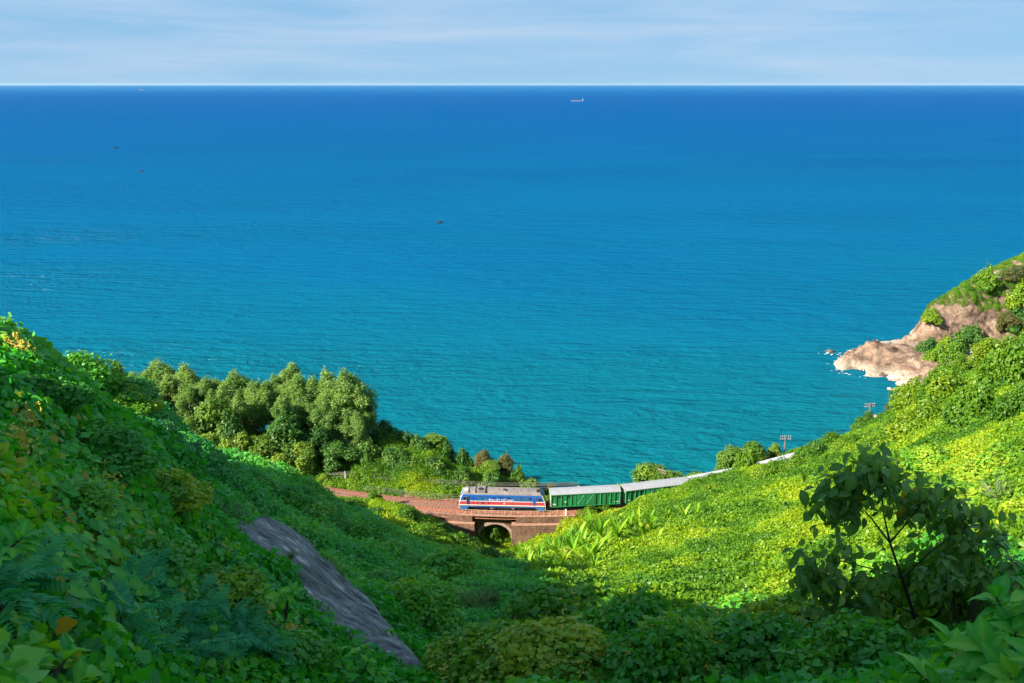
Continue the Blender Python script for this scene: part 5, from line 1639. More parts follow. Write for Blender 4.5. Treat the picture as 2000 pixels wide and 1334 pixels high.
# ------------------------------------------------------------------ headland on the right
def headland_mat():
    m, nt, out = new_mat('headland_rock')
    L = nt.links.new
    b = N(nt, 'ShaderNodeBsdfPrincipled', Roughness=0.9); b.inputs['Specular IOR Level'].default_value = 0.15
    tc = nt.nodes.new('ShaderNodeTexCoord')
    n1 = N(nt, 'ShaderNodeTexNoise', Scale=0.16, Detail=9.0, Roughness=0.68, Distortion=0.6); L(tc.outputs['Object'], n1.inputs['Vector'])
    n2 = N(nt, 'ShaderNodeTexNoise', Scale=0.9, Detail=8.0, Roughness=0.72); L(tc.outputs['Object'], n2.inputs['Vector'])
    r = ramp(nt, [(0.34, (0.055, 0.04, 0.033)), (0.45, (0.16, 0.108, 0.08)), (0.55, (0.27, 0.185, 0.135)), (0.68, (0.38, 0.30, 0.235))])
    L(n1.outputs['Fac'], r.inputs['Fac'])
    # bleached band washed by the waves
    sep = nt.nodes.new('ShaderNodeSeparateXYZ'); L(tc.outputs['Object'], sep.inputs[0])
    ad = nt.nodes.new('ShaderNodeMath'); ad.operation = 'MULTIPLY_ADD'; ad.inputs[1].default_value = 3.2; L(n2.outputs['Fac'], ad.inputs[0]); L(sep.outputs['Z'], ad.inputs[2])
    mr = nt.nodes.new('ShaderNodeMapRange'); mr.inputs['From Min'].default_value = 2.6; mr.inputs['From Max'].default_value = 5.2; mr.inputs['To Min'].default_value = 1; mr.inputs['To Max'].default_value = 0
    L(ad.outputs[0], mr.inputs['Value'])
    mx = nt.nodes.new('ShaderNodeMixRGB'); mx.inputs['Color2'].default_value = (0.37, 0.31, 0.245, 1)
    L(mr.outputs['Result'], mx.inputs['Fac']); L(r.outputs['Color'], mx.inputs['Color1'])
    vor = nt.nodes.new('ShaderNodeTexVoronoi'); vor.feature = 'DISTANCE_TO_EDGE'; vor.inputs['Scale'].default_value = 0.28
    L(tc.outputs['Object'], vor.inputs['Vector'])
    rc = ramp(nt, [(0.0, (0.30, 0.27, 0.25)), (0.05, (1, 1, 1))]); L(vor.outputs['Distance'], rc.inputs['Fac'])
    mu = nt.nodes.new('ShaderNodeMixRGB'); mu.blend_type = 'MULTIPLY'; mu.inputs['Fac'].default_value = 0.55
    L(mx.outputs['Color'], mu.inputs['Color1']); L(rc.outputs['Color'], mu.inputs['Color2'])
    L(mu.outputs['Color'], b.inputs['Base Color'])
    hh = nt.nodes.new('ShaderNodeMath'); hh.operation = 'MULTIPLY_ADD'; hh.inputs[1].default_value = 0.8; L(n2.outputs['Fac'], hh.inputs[0]); L(n1.outputs['Fac'], hh.inputs[2])
    bp = N(nt, 'ShaderNodeBump', Strength=0.9, Distance=1.2); L(hh.outputs[0], bp.inputs['Height']); L(bp.outputs['Normal'], b.inputs['Normal'])
    L(b.outputs['BSDF'], out.inputs['Surface'])
    return m
M_HEAD = headland_mat()
_hp = [(1632, 716, 0), (1640, 722, 0), (1690, 731, 0), (1735, 736, 0), (1760, 752, 0), (1785, 775, 0), (1800, 800, 0),
       (1650, 699, 0), (1680, 694, 0), (1703, 687, 0), (1704, 676, -0.5), (1712, 665, -1), (1740, 655, -2), (1785, 645, -2.5),
       (1600, 718, -6), (1600, 690, -6), (1680, 750, -5), (1730, 775, -5), (1660, 670, -6), (1760, 640, -6),
       (1655, 709, 2.2), (1690, 706, 3.6), (1730, 706, 4.6), (1765, 706, 5.2), (1730, 688, 3.4), (1765, 678, 4.5), (1728, 675, 2.2), (1750, 664, 2.4), (1775, 658, 3.2), (1792, 655, 3.6),
       (1790, 722, 4.0), (1770, 735, 2.5), (1810, 745, 3.5), (1840, 718, 7), (1880, 700, 9), (1920, 690, 10), (1980, 680, 12), (1850, 760, 4)]
_hy = [(1803, 655, 301), (1840, 660, 299), (1870, 655, 300), (1920, 640, 302), (2000, 615, 306), (2100, 590, 310),       # foot of the cliff
       (1804, 632, 303), (1808, 618, 305), (1830, 600, 305), (1870, 590, 306), (1900, 592, 306.5), (1960, 604, 308), (2060, 570, 314),       # top of the cliff
       (1812, 604, 307.5), (1826, 588, 310), (1850, 576, 312), (1900, 548, 320), (1950, 522, 328), (2000, 500, 334), (2100, 462, 342), (2250, 430, 350)]
_hz = [(165, 318, -2), (172, 330, -3), (175, 350, -6), (215, 375, -6), (260, 385, 0), (300, 400, 4), (330, 360, 30), (250, 355, 24), (215, 350, 16), (200, 345, 8)]
_pp, _zz = [], []
for px_, py_, z in _hp:
    v = at_z(px_, py_, z); _pp.append((v.x / 20, v.y / 20)); _zz.append(z)
for px_, py_, Y in _hy:
    v = at(px_, py_, Y); _pp.append((v.x / 20, v.y / 20)); _zz.append(v.z)
for x, y, z in _hz: _pp.append((x / 20, y / 20)); _zz.append(z)
HEAD = TPS(_pp, _zz, smooth=0.0004)
def head_h(X, Y):
    Z = HEAD(np.stack([X / 20, Y / 20], -1).reshape(-1, 2)).reshape(X.shape)
    rough = np.abs(fbm(X / 9 + 5, Y / 9, 61, 5) - 0.5) * 2
    st = np.abs(fbm(X / 3.2 + 0.3 * Z, Y / 5.0 + 0.4 * Z, 67, 4) - 0.5) * 2
    tz = (Z + 0.12 * X + 1.5 * fbm(X / 12, Y / 12, 71, 3)) / 2.1
    fr = tz - np.floor(tz)
    Z = Z + 1.5 * (sstep(0.55, 0.95, fr) - fr) * sstep(0.3, 2.0, Z)
    blk = vnoise(X / 2.6 + 0.8 * vnoise(X / 1.3, Y / 1.3, 5), Y / 2.6, 73)
    Z = Z + 0.9 * (np.round(blk * 4) / 4 - 0.5) * sstep(0.3, 2.5, Z)
    return Z + (2.0 * (0.4 - rough) + 1.7 * (0.35 - st)) * sstep(-0.5, 2.5, Z)
hx, hy_ = np.meshgrid(np.linspace(108, 318, 380), np.linspace(246, 396, 320))
HZ = head_h(hx, hy_)
keep = (np.minimum(HZ[:-1, :-1], HZ[1:, 1:]) > -2.5)
headland = mesh_obj('headland', np.stack([hx, hy_, HZ], -1).reshape(-1, 3), grid_faces(320, 380)[keep.ravel()], M_HEAD, smooth=False)
tag(headland, 'rocky headland with a pink-brown cliff running out into the sea', kind='structure')

def head_cover():
    rng = np.random.default_rng(77)
    n = 26000
    x = rng.uniform(120, 330, n); y = rng.uniform(250, 395, n)
    z = head_h(x, y)
    e = 1.5
    gx = (head_h(x + e, y) - head_h(x - e, y)) / (2 * e); gy = (head_h(x, y + e) - head_h(x, y - e)) / (2 * e)
    # height of the bare rim, then grass and scrub above it; scrub also fills the ledge below the cliff
    qx, qy = proj(x, y, z)
    slope = np.hypot(gx, gy)
    top = (y > 306 + 3 * (fbm(x / 6, y / 6, 5, 3) - 0.5)) & (z > 9) 
    ledge = (x > 172) & (z > 5.5) & (z < 13) & (slope < 0.9) & (y < 300) & (fbm(x / 8, y / 8, 9, 3) > 0.42)
    side = (x > 212) & (z > 9) & (fbm(x / 10, y / 10, 13, 3) > 0.60)
    ok = (top | ledge | side)
    p = np.stack([x, y, z], 1)[ok]
    nn = np.stack([-gx, -gy, np.ones_like(gx)], 1)[ok]
    t = np.clip(0.42 + 1.3 * (fbm(p[:, 0] / 12, p[:, 1] / 12, 15, 3) - 0.5) + rng.normal(0, 0.12, len(p)), 0, 1)
    scatter('headland_scrub', p, nn, 0.6 + 0.5 * rng.random(len(p)), t, CL_WARM[3], rng, 'green scrub and grass covering the top of the headland', 6)
head_cover()
def at_head(px_, py_):
    a, b = ray(px_, py_)
    Y = np.linspace(248, 390, 1200)
    h = head_h(a * Y, Y); k = np.where(CAM_Z + b * Y < h)[0]
    if len(k) == 0: return None
    return Vector((a * Y[k[0]], Y[k[0]], float(h[k[0]])))
HB = 'bushes on the headland'
for (px_, py_, wpx, v, lab) in (
    (1818, 630, 34, SHRUB[0], 'sunlit bush clinging to the corner of the cliff'),
    (1815, 690, 44, SHRUBD[0], 'dark bush at the seaward end of the bush row below the cliff'),
    (1842, 692, 46, SHRUB[1], 'green bush in the bush row below the cliff, second from the sea'),
    (1868, 682, 46, SHRUBD[1], 'dark green bush in the middle of the row below the cliff'),
    (1892, 668, 48, SHRUBD[2], 'largest round bush of the row below the cliff'),
    (1830, 705, 46, SHRUB[2], 'grey-green bush on the pale rock in front of the row'),
    (1865, 700, 46, SHRUB[3], 'grey-green bush right of the one on the pale rock'),
    (1965, 645, 40, RUSTY[0], 'brown scrub bush at the cliff foot near the right edge'),
    (1990, 640, 56, SHRUBD[1], 'dark bush cut by the right edge below the cliff'),
    (1985, 555, 40, RUSTY[1], 'dark brown bush high on the headland near the right edge'),
    (1990, 600, 60, SHRUB[0], 'bright green bush above the pink rock at the right edge'),
    (1925, 560, 50, SHRUB[1], 'bush on the grassy brow of the headland'),
    ):
    p = at_head(px_, py_)
    while p is None: py_ += 4; p = at_head(px_, py_)
    sc = wpx / FPX * (p.y / 0.93) / 4.0
    plant('headland_bush', v, (p.x, p.y, p.z - 0.4), sc, random.uniform(0, 6), lab, 'bush', HB, ('stem', 'foliage') if v in SHRUB + SHRUBD else ('trunk', 'crown'), sc * (0.5 if v in RUSTY else 1.0))

# rocks awash off the point, and the surf round them
M_FOAM = simple('surf_foam', (0.72, 0.74, 0.74), rough=0.7, var=0.08)
M_WETROCK = simple('wet_rock', (0.10, 0.075, 0.06), rough=0.35, var=0.5, scale=0.8, bump=0.6)
M_PALEROCK = simple('pale_shore_rock', (0.40, 0.32, 0.25), rough=0.9, var=0.35, scale=0.8, bump=0.6)
def boulder(name, label, p, rx, ry, rz, mat, seed):
    rng = np.random.default_rng(seed)
    bm = bmesh.new(); bmesh.ops.create_icosphere(bm, subdivisions=3, radius=1)
    ph = rng.random(9) * 6.28
    for v in bm.verts:
        d = v.co.normalized()
        k = 1 + 0.20 * math.sin(3 * d.x + ph[0]) * math.cos(2.5 * d.y + ph[1]) + 0.14 * math.sin(5 * d.y + ph[2] + 3 * d.z) + 0.10 * math.sin(9 * d.x + ph[3]) * math.sin(8 * d.z + ph[4])
        v.co = Vector((d.x * rx * k, d.y * ry * k, d.z * rz * k))
    me = bpy.data.meshes.new(name); bm.to_mesh(me); bm.free(); me.materials.append(mat)
    o = bpy.data.objects.new(name, me); COL.objects.link(o); o.location = p
    tag(o, label, 'rock'); return o
for i, (px_, py_, rx, ry, rz, mat, lab) in enumerate((
    (1621, 687, 1.6, 1.0, 0.9, M_WETROCK, 'small dark rock awash farthest out off the point'),
    (1672, 686, 3.2, 1.6, 0.35, M_PALEROCK, 'flat pale rock awash behind the tip of the point'),
    (1738, 760, 0.8, 0.7, 0.5, M_PALEROCK, 'tiny pale rock in the cove, left one of two'),
    (1749, 763, 0.9, 0.7, 0.6, M_PALEROCK, 'tiny pale rock in the cove, right one of two'),
    (1764, 772, 3.0, 1.2, 0.8, M_PALEROCK, 'pale flat boulder at the cove shore below the two tiny rocks'),
    (1752, 778, 2.2, 0.9, 0.5, M_WETROCK, 'brown low rock at the cove shore nearest the camera'),
    (1724, 733, 2.4, 1.4, 1.0, M_WETROCK, 'dark boulder under the point on its cove side'),
    (1752, 741, 3.6, 2.0, 1.6, M_PALEROCK, 'rounded pale boulder at the root of the point on the cove side'),
    (1770, 752, 3.4, 2.0, 1.4, M_PALEROCK, 'pale boulder right of the rounded one in the cove'),
    )):
    p = at_z(px_, py_, 0.15)
    boulder('shore_rock', lab, p, rx, ry, rz, mat, 700 + i)
# low brown breakwater rocks by the far telegraph pole
p = at_z(1708, 815, 0.3); q = at_z(1736, 818, 0.3)
mb = MB(); rr_ = random.Random(4)
for i in range(16):
    c = p.lerp(q, i / 15); s3 = rr_.uniform(0.4, 0.9)
    mb.box(c.x - s3, c.x + s3, c.y - s3 * .8, c.y + s3 * .8, -1.2, 0.5 + s3 * 0.9)
o = mb.build('stone_jetty', M_PALEROCK); tag(o, 'low brown stone jetty in the water beside the farther telegraph pole', 'jetty')
def foam_ring():
    rng = np.random.default_rng(21)
    vs, fs = [], []
    def patch(x, y, r):
        b0 = len(vs); n = 7
        for k in range(n):
            a = 2 * math.pi * k / n; q = r * rng.uniform(0.5, 1.2)
            vs.append((x + 1.8 * q * math.cos(a), y + 0.6 * q * math.sin(a), 0.03 + 0.012 * rng.random()))
        fs.append(tuple(range(b0, b0 + n)))
    for (px_, py_) in ((1626, 690), (1616, 689), (1631, 693), (1660, 689), (1690, 688), (1700, 690), (1632, 712), (1634, 706), (1638, 698), (1640, 724), (1660, 730), (1690, 735), (1710, 668), (1708, 672), (1705, 690), (1716, 664), (1690, 692), (1676, 694)):
        c = at_z(px_, py_, 0)
        for _ in range(7): patch(c.x + rng.normal(0, 1.8), c.y + rng.normal(0, 0.7), rng.uniform(0.08, 0.38))
    o = mesh_obj('surf_foam', vs, fs, M_FOAM); tag(o, 'white surf breaking round the point of the headland', kind='stuff')
foam_ring()

# ------------------------------------------------------------------ ships and boats
M_BOATWHITE = simple('boat_white', (0.38, 0.40, 0.42), rough=0.6)
M_HULL = simple('pale_hull', (0.22, 0.21, 0.27), rough=0.6)
M_HULLD = simple('dark_hull', (0.03, 0.035, 0.05), rough=0.6)
def vessel(name, label, px_, py_, ln, hull_h, mat, house_at, house, rz=0.05, mast=True, cargo=True):
    p = at_z(px_, py_, 0.0)
    r = empty(name, (p.x, p.y, 0), rz); tag(r, label, 'ship' if ln > 40 else 'boat')
    b = ln * 0.075 if ln > 40 else ln * 0.14
    n = 12; vs, fs = [], []
    for i in range(n + 1):
        t = i / n; x = (t - 0.5) * ln
        w = b * (min(1, (1 - t) * 5) ** 0.6 if t > 0.8 else (0.75 + 0.25 * min(1, t * 5)))
        sh = hull_h * (1 + 0.35 * max(0, t - 0.75) * 4 + 0.1 * max(0, 0.15 - t) * 6)
        vs += [(x, -w, sh), (x * 0.97, -w * 0.8, -hull_h * 0.3), (x * 0.97, w * 0.8, -hull_h * 0.3), (x, w, sh)]
    for i in range(n):
        for j in range(4): fs.append((i * 4 + j, i * 4 + (j + 1) % 4, (i + 1) * 4 + (j + 1) % 4, (i + 1) * 4 + j))
    fs += [(0, 1, 2, 3), (n * 4 + 3, n * 4 + 2, n * 4 + 1, n * 4)]
    mesh_obj('hull', vs, fs, mat, r)
    hx_, hl, hh = house_at * ln, house[0], house[1]
    m = MB(); m.box(hx_ - hl / 2, hx_ + hl / 2, -b * 0.75, b * 0.75, hull_h, hull_h + hh); m.box(hx_ - hl * 0.3, hx_ + hl * 0.3, -b * 0.85, b * 0.85, hull_h + hh + 0.002, hull_h + hh * 1.4)
    w = m.build('deckhouse', M_BOATWHITE if ln > 20 else M_HULLD, r)
    m = MB(); m.box(hx_ - hl * 0.305, hx_ + hl * 0.305, -b * 0.80, b * 0.80, hull_h + hh * 1.12, hull_h + hh * 1.28); m.build('bridge_window', M_GLASS, w)
    if mast:
        m = MB(); m.tube([(hx_, 0, hull_h + hh * 1.4), (hx_, 0, hull_h + hh * 2.1)], ln * 0.004, 6); m.build('mast', M_WHITE, r)
    if cargo:
        for k in range(5):
            x = (-0.36 + 0.15 * k) * ln if house_at > 0 else (-0.2 + 0.13 * k) * ln
            if abs(x - hx_) < hl: continue
            m = MB(); m.box(x - ln * 0.055, x + ln * 0.055, -b * 0.6, b * 0.6, hull_h, hull_h * 1.3); m.build('hatch', M_LEDGE if k % 2 else mat, r)
    return r
vessel('cargo_ship', 'long pale cargo ship with a white bridge at its right end, right of the middle', 1128, 198, 76, 5, M_HULL, 0.42, (6, 7), 0.03)
vessel('cargo_ship', 'tiny pale ship close under the horizon on the left', 278, 176, 110, 8, M_HULL, -0.35, (10, 8), 0.02)
vessel('distant_boat', 'pale speck of a boat right of the ship under the left horizon', 313, 175.5, 30, 4, M_HULL, -0.1, (6, 5), 0.1, cargo=False)
vessel('fishing_boat', 'small dark fishing boat with a pale cabin alone in mid sea', 858, 435.5, 5.2, 0.9, M_HULLD, 0.22, (1.2, 1.1), 0.1, cargo=False)
vessel('fishing_boat', 'dark flat boat lower one of the two far left', 275, 336, 7.5, 0.9, M_HULLD, 0.1, (1.4, 1.0), -0.1, cargo=False)
vessel('fishing_boat', 'dark speck of a boat upper one of the two far left', 227, 289.5, 9.0, 1.2, M_HULLD, 0.0, (2.0, 1.5), 0.15, cargo=False)

# ------------------------------------------------------------------ long leaved plants in the valley
M_BANANA = leaf_mat('long_leaf', (0.06, 0.22, 0.015), (0.13, 0.34, 0.015), (0.30, 0.44, 0.02), source='OBJECT', rough=0.5, spec=0.25, var=0.6)
M_BANANA_DRY = leaf_mat('yellowed_leaf', (0.35, 0.26, 0.05), (0.48, 0.38, 0.06), (0.6, 0.48, 0.12), source='OBJECT', rough=0.6)
def one_leaf_mesh(name, tmpl, mat, rnd=0.5):
    rib = {12: [0, 5, 10, 11], 35: list(range(2, 35, 5)), 18: list(range(1, 18, 3))}.get(len(tmpl[0]))
    return leaves_mesh(name, np.zeros((1, 3)), np.array([[0, 1.0, 0]]), np.array([[0, 0, 1.0]]), np.array([1.0]), tmpl, mat, np.array([rnd]), rib)
BLADES = [one_leaf_mesh('leaf', blade_template(0.05 + 0.012 * i, 5, 0.15 + 0.12 * i), M_BANANA, 0.2 + 0.2 * i) for i in range(4)]
BLADE_DRY = one_leaf_mesh('leaf', blade_template(0.07, 5, 0.8), M_BANANA_DRY)
M_STALK = simple('green_stalk', (0.16, 0.24, 0.05), rough=0.6, scale=6)
def long_plant(px_, py_, hpx, label, seed):
    rng = random.Random(seed)
    p = hit(px_, py_)
    depth = math.hypot(p.y, CAM_Z - p.z); ln = 0.86 * hpx / FPX * depth
    r = empty('long_leaved_plant', (p.x, p.y, p.z - 0.1), rng.uniform(0, 6.28)); tag(r, label, 'plant', 'long leaved plants in the valley')
    m = MB(); m.tube([(0, 0, -0.3), (0.03, 0, ln * 0.35)], [0.07, 0.04], 6); m.build('stalk', M_STALK, r)
    for k in range(rng.randint(9, 12)):
        dry = rng.random() < 0.09
        o = bpy.data.objects.new('leaf', BLADE_DRY if dry else BLADES[rng.randrange(4)]); COL.objects.link(o); o.parent = r
        el = R(rng.uniform(48, 86)) if not dry else R(rng.uniform(0, 30))
        o.rotation_euler = Euler((el, 0, k * 2.4 + rng.uniform(-.4, .4)), 'XYZ')
        l_ = ln * rng.uniform(0.65, 1.1)
        o.scale = (l_, l_, l_); o.location = (0, 0, ln * rng.uniform(0.02, 0.22))
        if dry: o['label'] = 'yellowed drooping leaf'
_lp = [(1150, 1052, 60), (1172, 1062, 66), (1205, 1068, 70), (1228, 1048, 62), (1252, 1062, 66), (1270, 1050, 60), (1192, 1040, 56), (1130, 1068, 58), (1108, 1078, 60), (1090, 1092, 62),
       (1118, 1100, 66), (1142, 1112, 66), (1135, 1088, 70), (1160, 1095, 70), (1100, 1120, 60), (1072, 1128, 60), (1048, 1132, 58), (1030, 1118, 52), (1022, 1100, 46), (1052, 1106, 56),
       (1070, 1088, 50), (1012, 1090, 40), (1080, 1146, 50), (1052, 1152, 46), (1158, 1124, 54), (1180, 1082, 60), (1215, 1090, 50), (1285, 1068, 46), (1300, 1030, 40), (1335, 1022, 44),
       (1360, 1015, 40), (1245, 1030, 48), (1010, 1112, 36), (1128, 1132, 48), (1268, 1030, 40), (1320, 1045, 36)]
_where = ['under the first wagon', 'in the thick of the clump', 'at the valley floor side', 'against the sunlit vines', 'towards the bridge']
_row = ['uppermost row', 'second row', 'third row', 'lowest row']
_srt = sorted(_lp, key=lambda q: q[1])
for i, (a_, b_, h_) in enumerate(_lp):
    row = _srt.index((a_, b_, h_)) * 4 // len(_srt)
    mates = sorted([q for q in _lp if _srt.index(q) * 4 // len(_srt) == row])
    k = mates.index((a_, b_, h_))
    nth = ['first', 'second', 'third', 'fourth', 'fifth', 'sixth', 'seventh', 'eighth', 'ninth', 'tenth'][k]
    long_plant(a_, b_, h_, 'long leaved green plant in the valley clump, %s from the left in its %s' % (nth, _row[row]), 900 + i)

# ------------------------------------------------------------------ plants close to the viewpoint
M_BIG = leaf_mat('broad_leaf', (0.03, 0.27, 0.05), (0.09, 0.45, 0.045), (0.30, 0.62, 0.06), source='OBJECT', rough=0.45, spec=0.3, var=0.6)
M_SAPL = leaf_mat('sapling_leaf', (0.07, 0.20, 0.05), (0.15, 0.33, 0.07), (0.30, 0.46, 0.10), source='OBJECT', rough=0.4, spec=0.45, var=0.6)  # lightened colour stands in for light missing on the shaded sapling
M_ORANGE_LEAF = leaf_mat('orange_leaf', (0.38, 0.18, 0.02), (0.55, 0.30, 0.03), (0.66, 0.45, 0.05), source='OBJECT', var=0.5)
M_TWIG = simple('twig', (0.07, 0.045, 0.03), rough=0.8, scale=20)
def ellip_template(w=0.26, curl=0.35):
    """Broad pointed leaf with raised sides, sunken midrib and a wavy rim."""
    v, f = [], []
    ts = [0.0, 0.12, 0.3, 0.5, 0.7, 0.87, 1.0]
    ws = [0.02, 0.45, 0.85, 1.0, 0.82, 0.42, 0.0]
    for i, (t, q) in enumerate(zip(ts, ws)):
        z = 0.10 * t - curl * t * t; wv = 0.02 * (-1) ** i
        v += [(-w * q, t, z + 0.30 * w * q + wv), (-w * q * 0.5, t, z + 0.13 * w * q), (0, t, z), (w * q * 0.5, t, z + 0.13 * w * q), (w * q, t, z + 0.30 * w * q - wv)]
    for i in range(len(ts) - 1):
        for j in range(4):
            a = i * 5 + j; f.append((a, a + 1, a + 6, a + 5))
    return np.array(v, float), f
BIGL = [one_leaf_mesh('leaf', ellip_template(0.23 + 0.03 * i, 0.15 + 0.15 * i), M_BIG, 0.15 + 0.25 * i) for i in range(4)]
SAPL = [one_leaf_mesh('leaf', ellip_template(0.27 + 0.02 * i, 0.25 + 0.2 * i), M_SAPL, 0.15 + 0.3 * i) for i in range(3)]
SAPO = one_leaf_mesh('leaf', ellip_template(0.27, 0.5), M_ORANGE_LEAF)
def aim(o, direction, up):
    y = Vector(direction).normalized(); z = Vector(up)
    x = y.cross(z)
    if x.length < 1e-3: x = Vector((1, 0, 0))
    x.normalize(); z = x.cross(y)
    o.rotation_euler = Matrix((x, y, z)).transposed().to_euler()

def branch_plant(name, label, cat, tips, root, leafset, ln, nleaf, seed, mat_twig=M_TWIG, droop=0.25, spread=0.9, rad=0.012, orange=None, spiral=0.10):
    """Woody stems from a root to several tips, each tip carrying a whorl of separate leaves."""
    rng = random.Random(seed)
    r = empty(name, root); tag(r, label, cat)
    root = Vector(root)
    for ti, tip in enumerate(tips):
        tip = Vector(tip) - root
        mid = tip * 0.55 + Vector((rng.uniform(-.1, .1), rng.uniform(-.1, .1), -0.10 * tip.length))
        m = MB(); m.tube([(0, 0, -0.2), mid * 0.5, mid, tip], [rad * 1.5, rad * 1.2, rad, rad * 0.5], 6); m.build('branch', mat_twig, r)
        ax = (tip - mid).normalized()
        a0 = rng.uniform(0, 6.28)
        s1 = ax.orthogonal().normalized(); s2 = ax.cross(s1)
        for k in range(nleaf):
            t = k / nleaf
            a = a0 + k * 2.4
            side = s1 * math.cos(a) + s2 * math.sin(a)
            d = side * spread + ax * (0.35 + 0.9 * t) + Vector((0, 0, -droop))
            base = tip - ax * spiral * (1 - t) * nleaf * 0.16 * ln * 3
            use = leafset[rng.randrange(len(leafset))]
            if orange and rng.random() < orange.get(ti, 0.02): use = SAPO
            o = bpy.data.objects.new('leaf', use); COL.objects.link(o); o.parent = r
            q = ln * rng.uniform(0.65, 1.12) * (1 - 0.35 * t)
            o.scale = (q, q, q); o.location = base
            aim(o, d + Vector((rng.gauss(0, .15), rng.gauss(0, .15), rng.gauss(0, .12))), ax * 0.6 + Vector((0, 0, 1.0)) - side * 0.2)
            if use is SAPO: o['label'] = 'orange dying leaf'
    return r
branch_plant('broad_leaved_shrub', 'big broad leaved branch filling the lower right corner', 'plant',
    [at(1850, 1245, 4.3), at(1945, 1165, 4.0), at(1790, 1310, 4.6), at(1985, 1235, 3.7), at(1900, 1325, 3.9), at(2020, 1160, 3.8), at(1975, 1325, 3.3), at(1830, 1350, 4.2), at(1920, 1262, 3.6), at(2040, 1290, 3.3)],
    at(2060, 1420, 3.6), BIGL, 0.25, 12, 31)
branch_plant('broad_leaved_shrub', 'light green broad leaved sprig at the left edge halfway down the near slope', 'plant',
    [at(48, 1045, 4.3), at(-10, 1090, 4.0), at(20, 1150, 4.2), at(72, 1075, 4.5)], at(-80, 1180, 4.0), BIGL, 0.20, 10, 32)
branch_plant('broad_leaved_shrub', 'light green broad leaved sprig in the bottom left corner', 'plant',
    [at(140, 1270, 3.5), at(60, 1285, 3.3), at(165, 1325, 3.4), at(20, 1330, 3.2)], at(10, 1400, 3.1), BIGL, 0.17, 10, 33)
branch_plant('broad_leaved_shrub', 'small broad leaved sprig sticking out over the rock slab', 'plant',
    [at(572, 1152, 8.5), at(548, 1165, 8.6)], at(556, 1182, 8.6), BIGL, 0.18, 8, 34)
branch_plant('broad_leaved_shrub', 'broad leaved bush at the lower end of the rock slab', 'plant',
    [at(690, 1275, 9.0), at(720, 1290, 9.0), at(655, 1265, 9.2), at(750, 1315, 8.8), at(680, 1310, 8.8), at(712, 1262, 9.3), at(640, 1290, 9.0)], at(700, 1370, 8.8), BIGL, 0.19, 11, 35)
branch_plant('broad_leaved_shrub', 'pale broad leaved bush at the bottom centre in front of the flowering mound', 'plant',
    [at(1130, 1275, 10.0), at(1165, 1262, 10.2), at(1100, 1300, 9.8), at(1190, 1295, 9.8), at(1150, 1310, 9.5), at(1210, 1325, 9.5), at(1085, 1325, 9.5), at(1120, 1335, 9.3)], at(1150, 1400, 9.3), BIGL, 0.19, 12, 36)
branch_plant('broad_leaved_shrub', 'blue-green broad leaved bush left of the big leaved branch at the bottom right', 'plant',
    [at(1690, 1255, 7.0), at(1720, 1270, 6.8), at(1660, 1275, 7.0), at(1740, 1300, 6.6), at(1690, 1305, 6.6), at(1640, 1315, 6.8)], at(1700, 1380, 6.6), BIGL, 0.16, 11, 37)
_tips = [(1700, 905), (1660, 935), (1740, 925), (1615, 950), (1690, 960), (1640, 985), (1590, 975), (1770, 965), (1735, 985), (1800, 985), (1830, 940), (1860, 960), (1890, 975), (1680, 1020), (1640, 1040),
         (1620, 1100), (1590, 1125), (1570, 1160), (1640, 1130), (1720, 1050), (1770, 1030), (1850, 1010), (1905, 1030), (1945, 1045), (1980, 1030), (1700, 1100), (1660, 1165), (1620, 1180), (1750, 1090), (1800, 1060)]
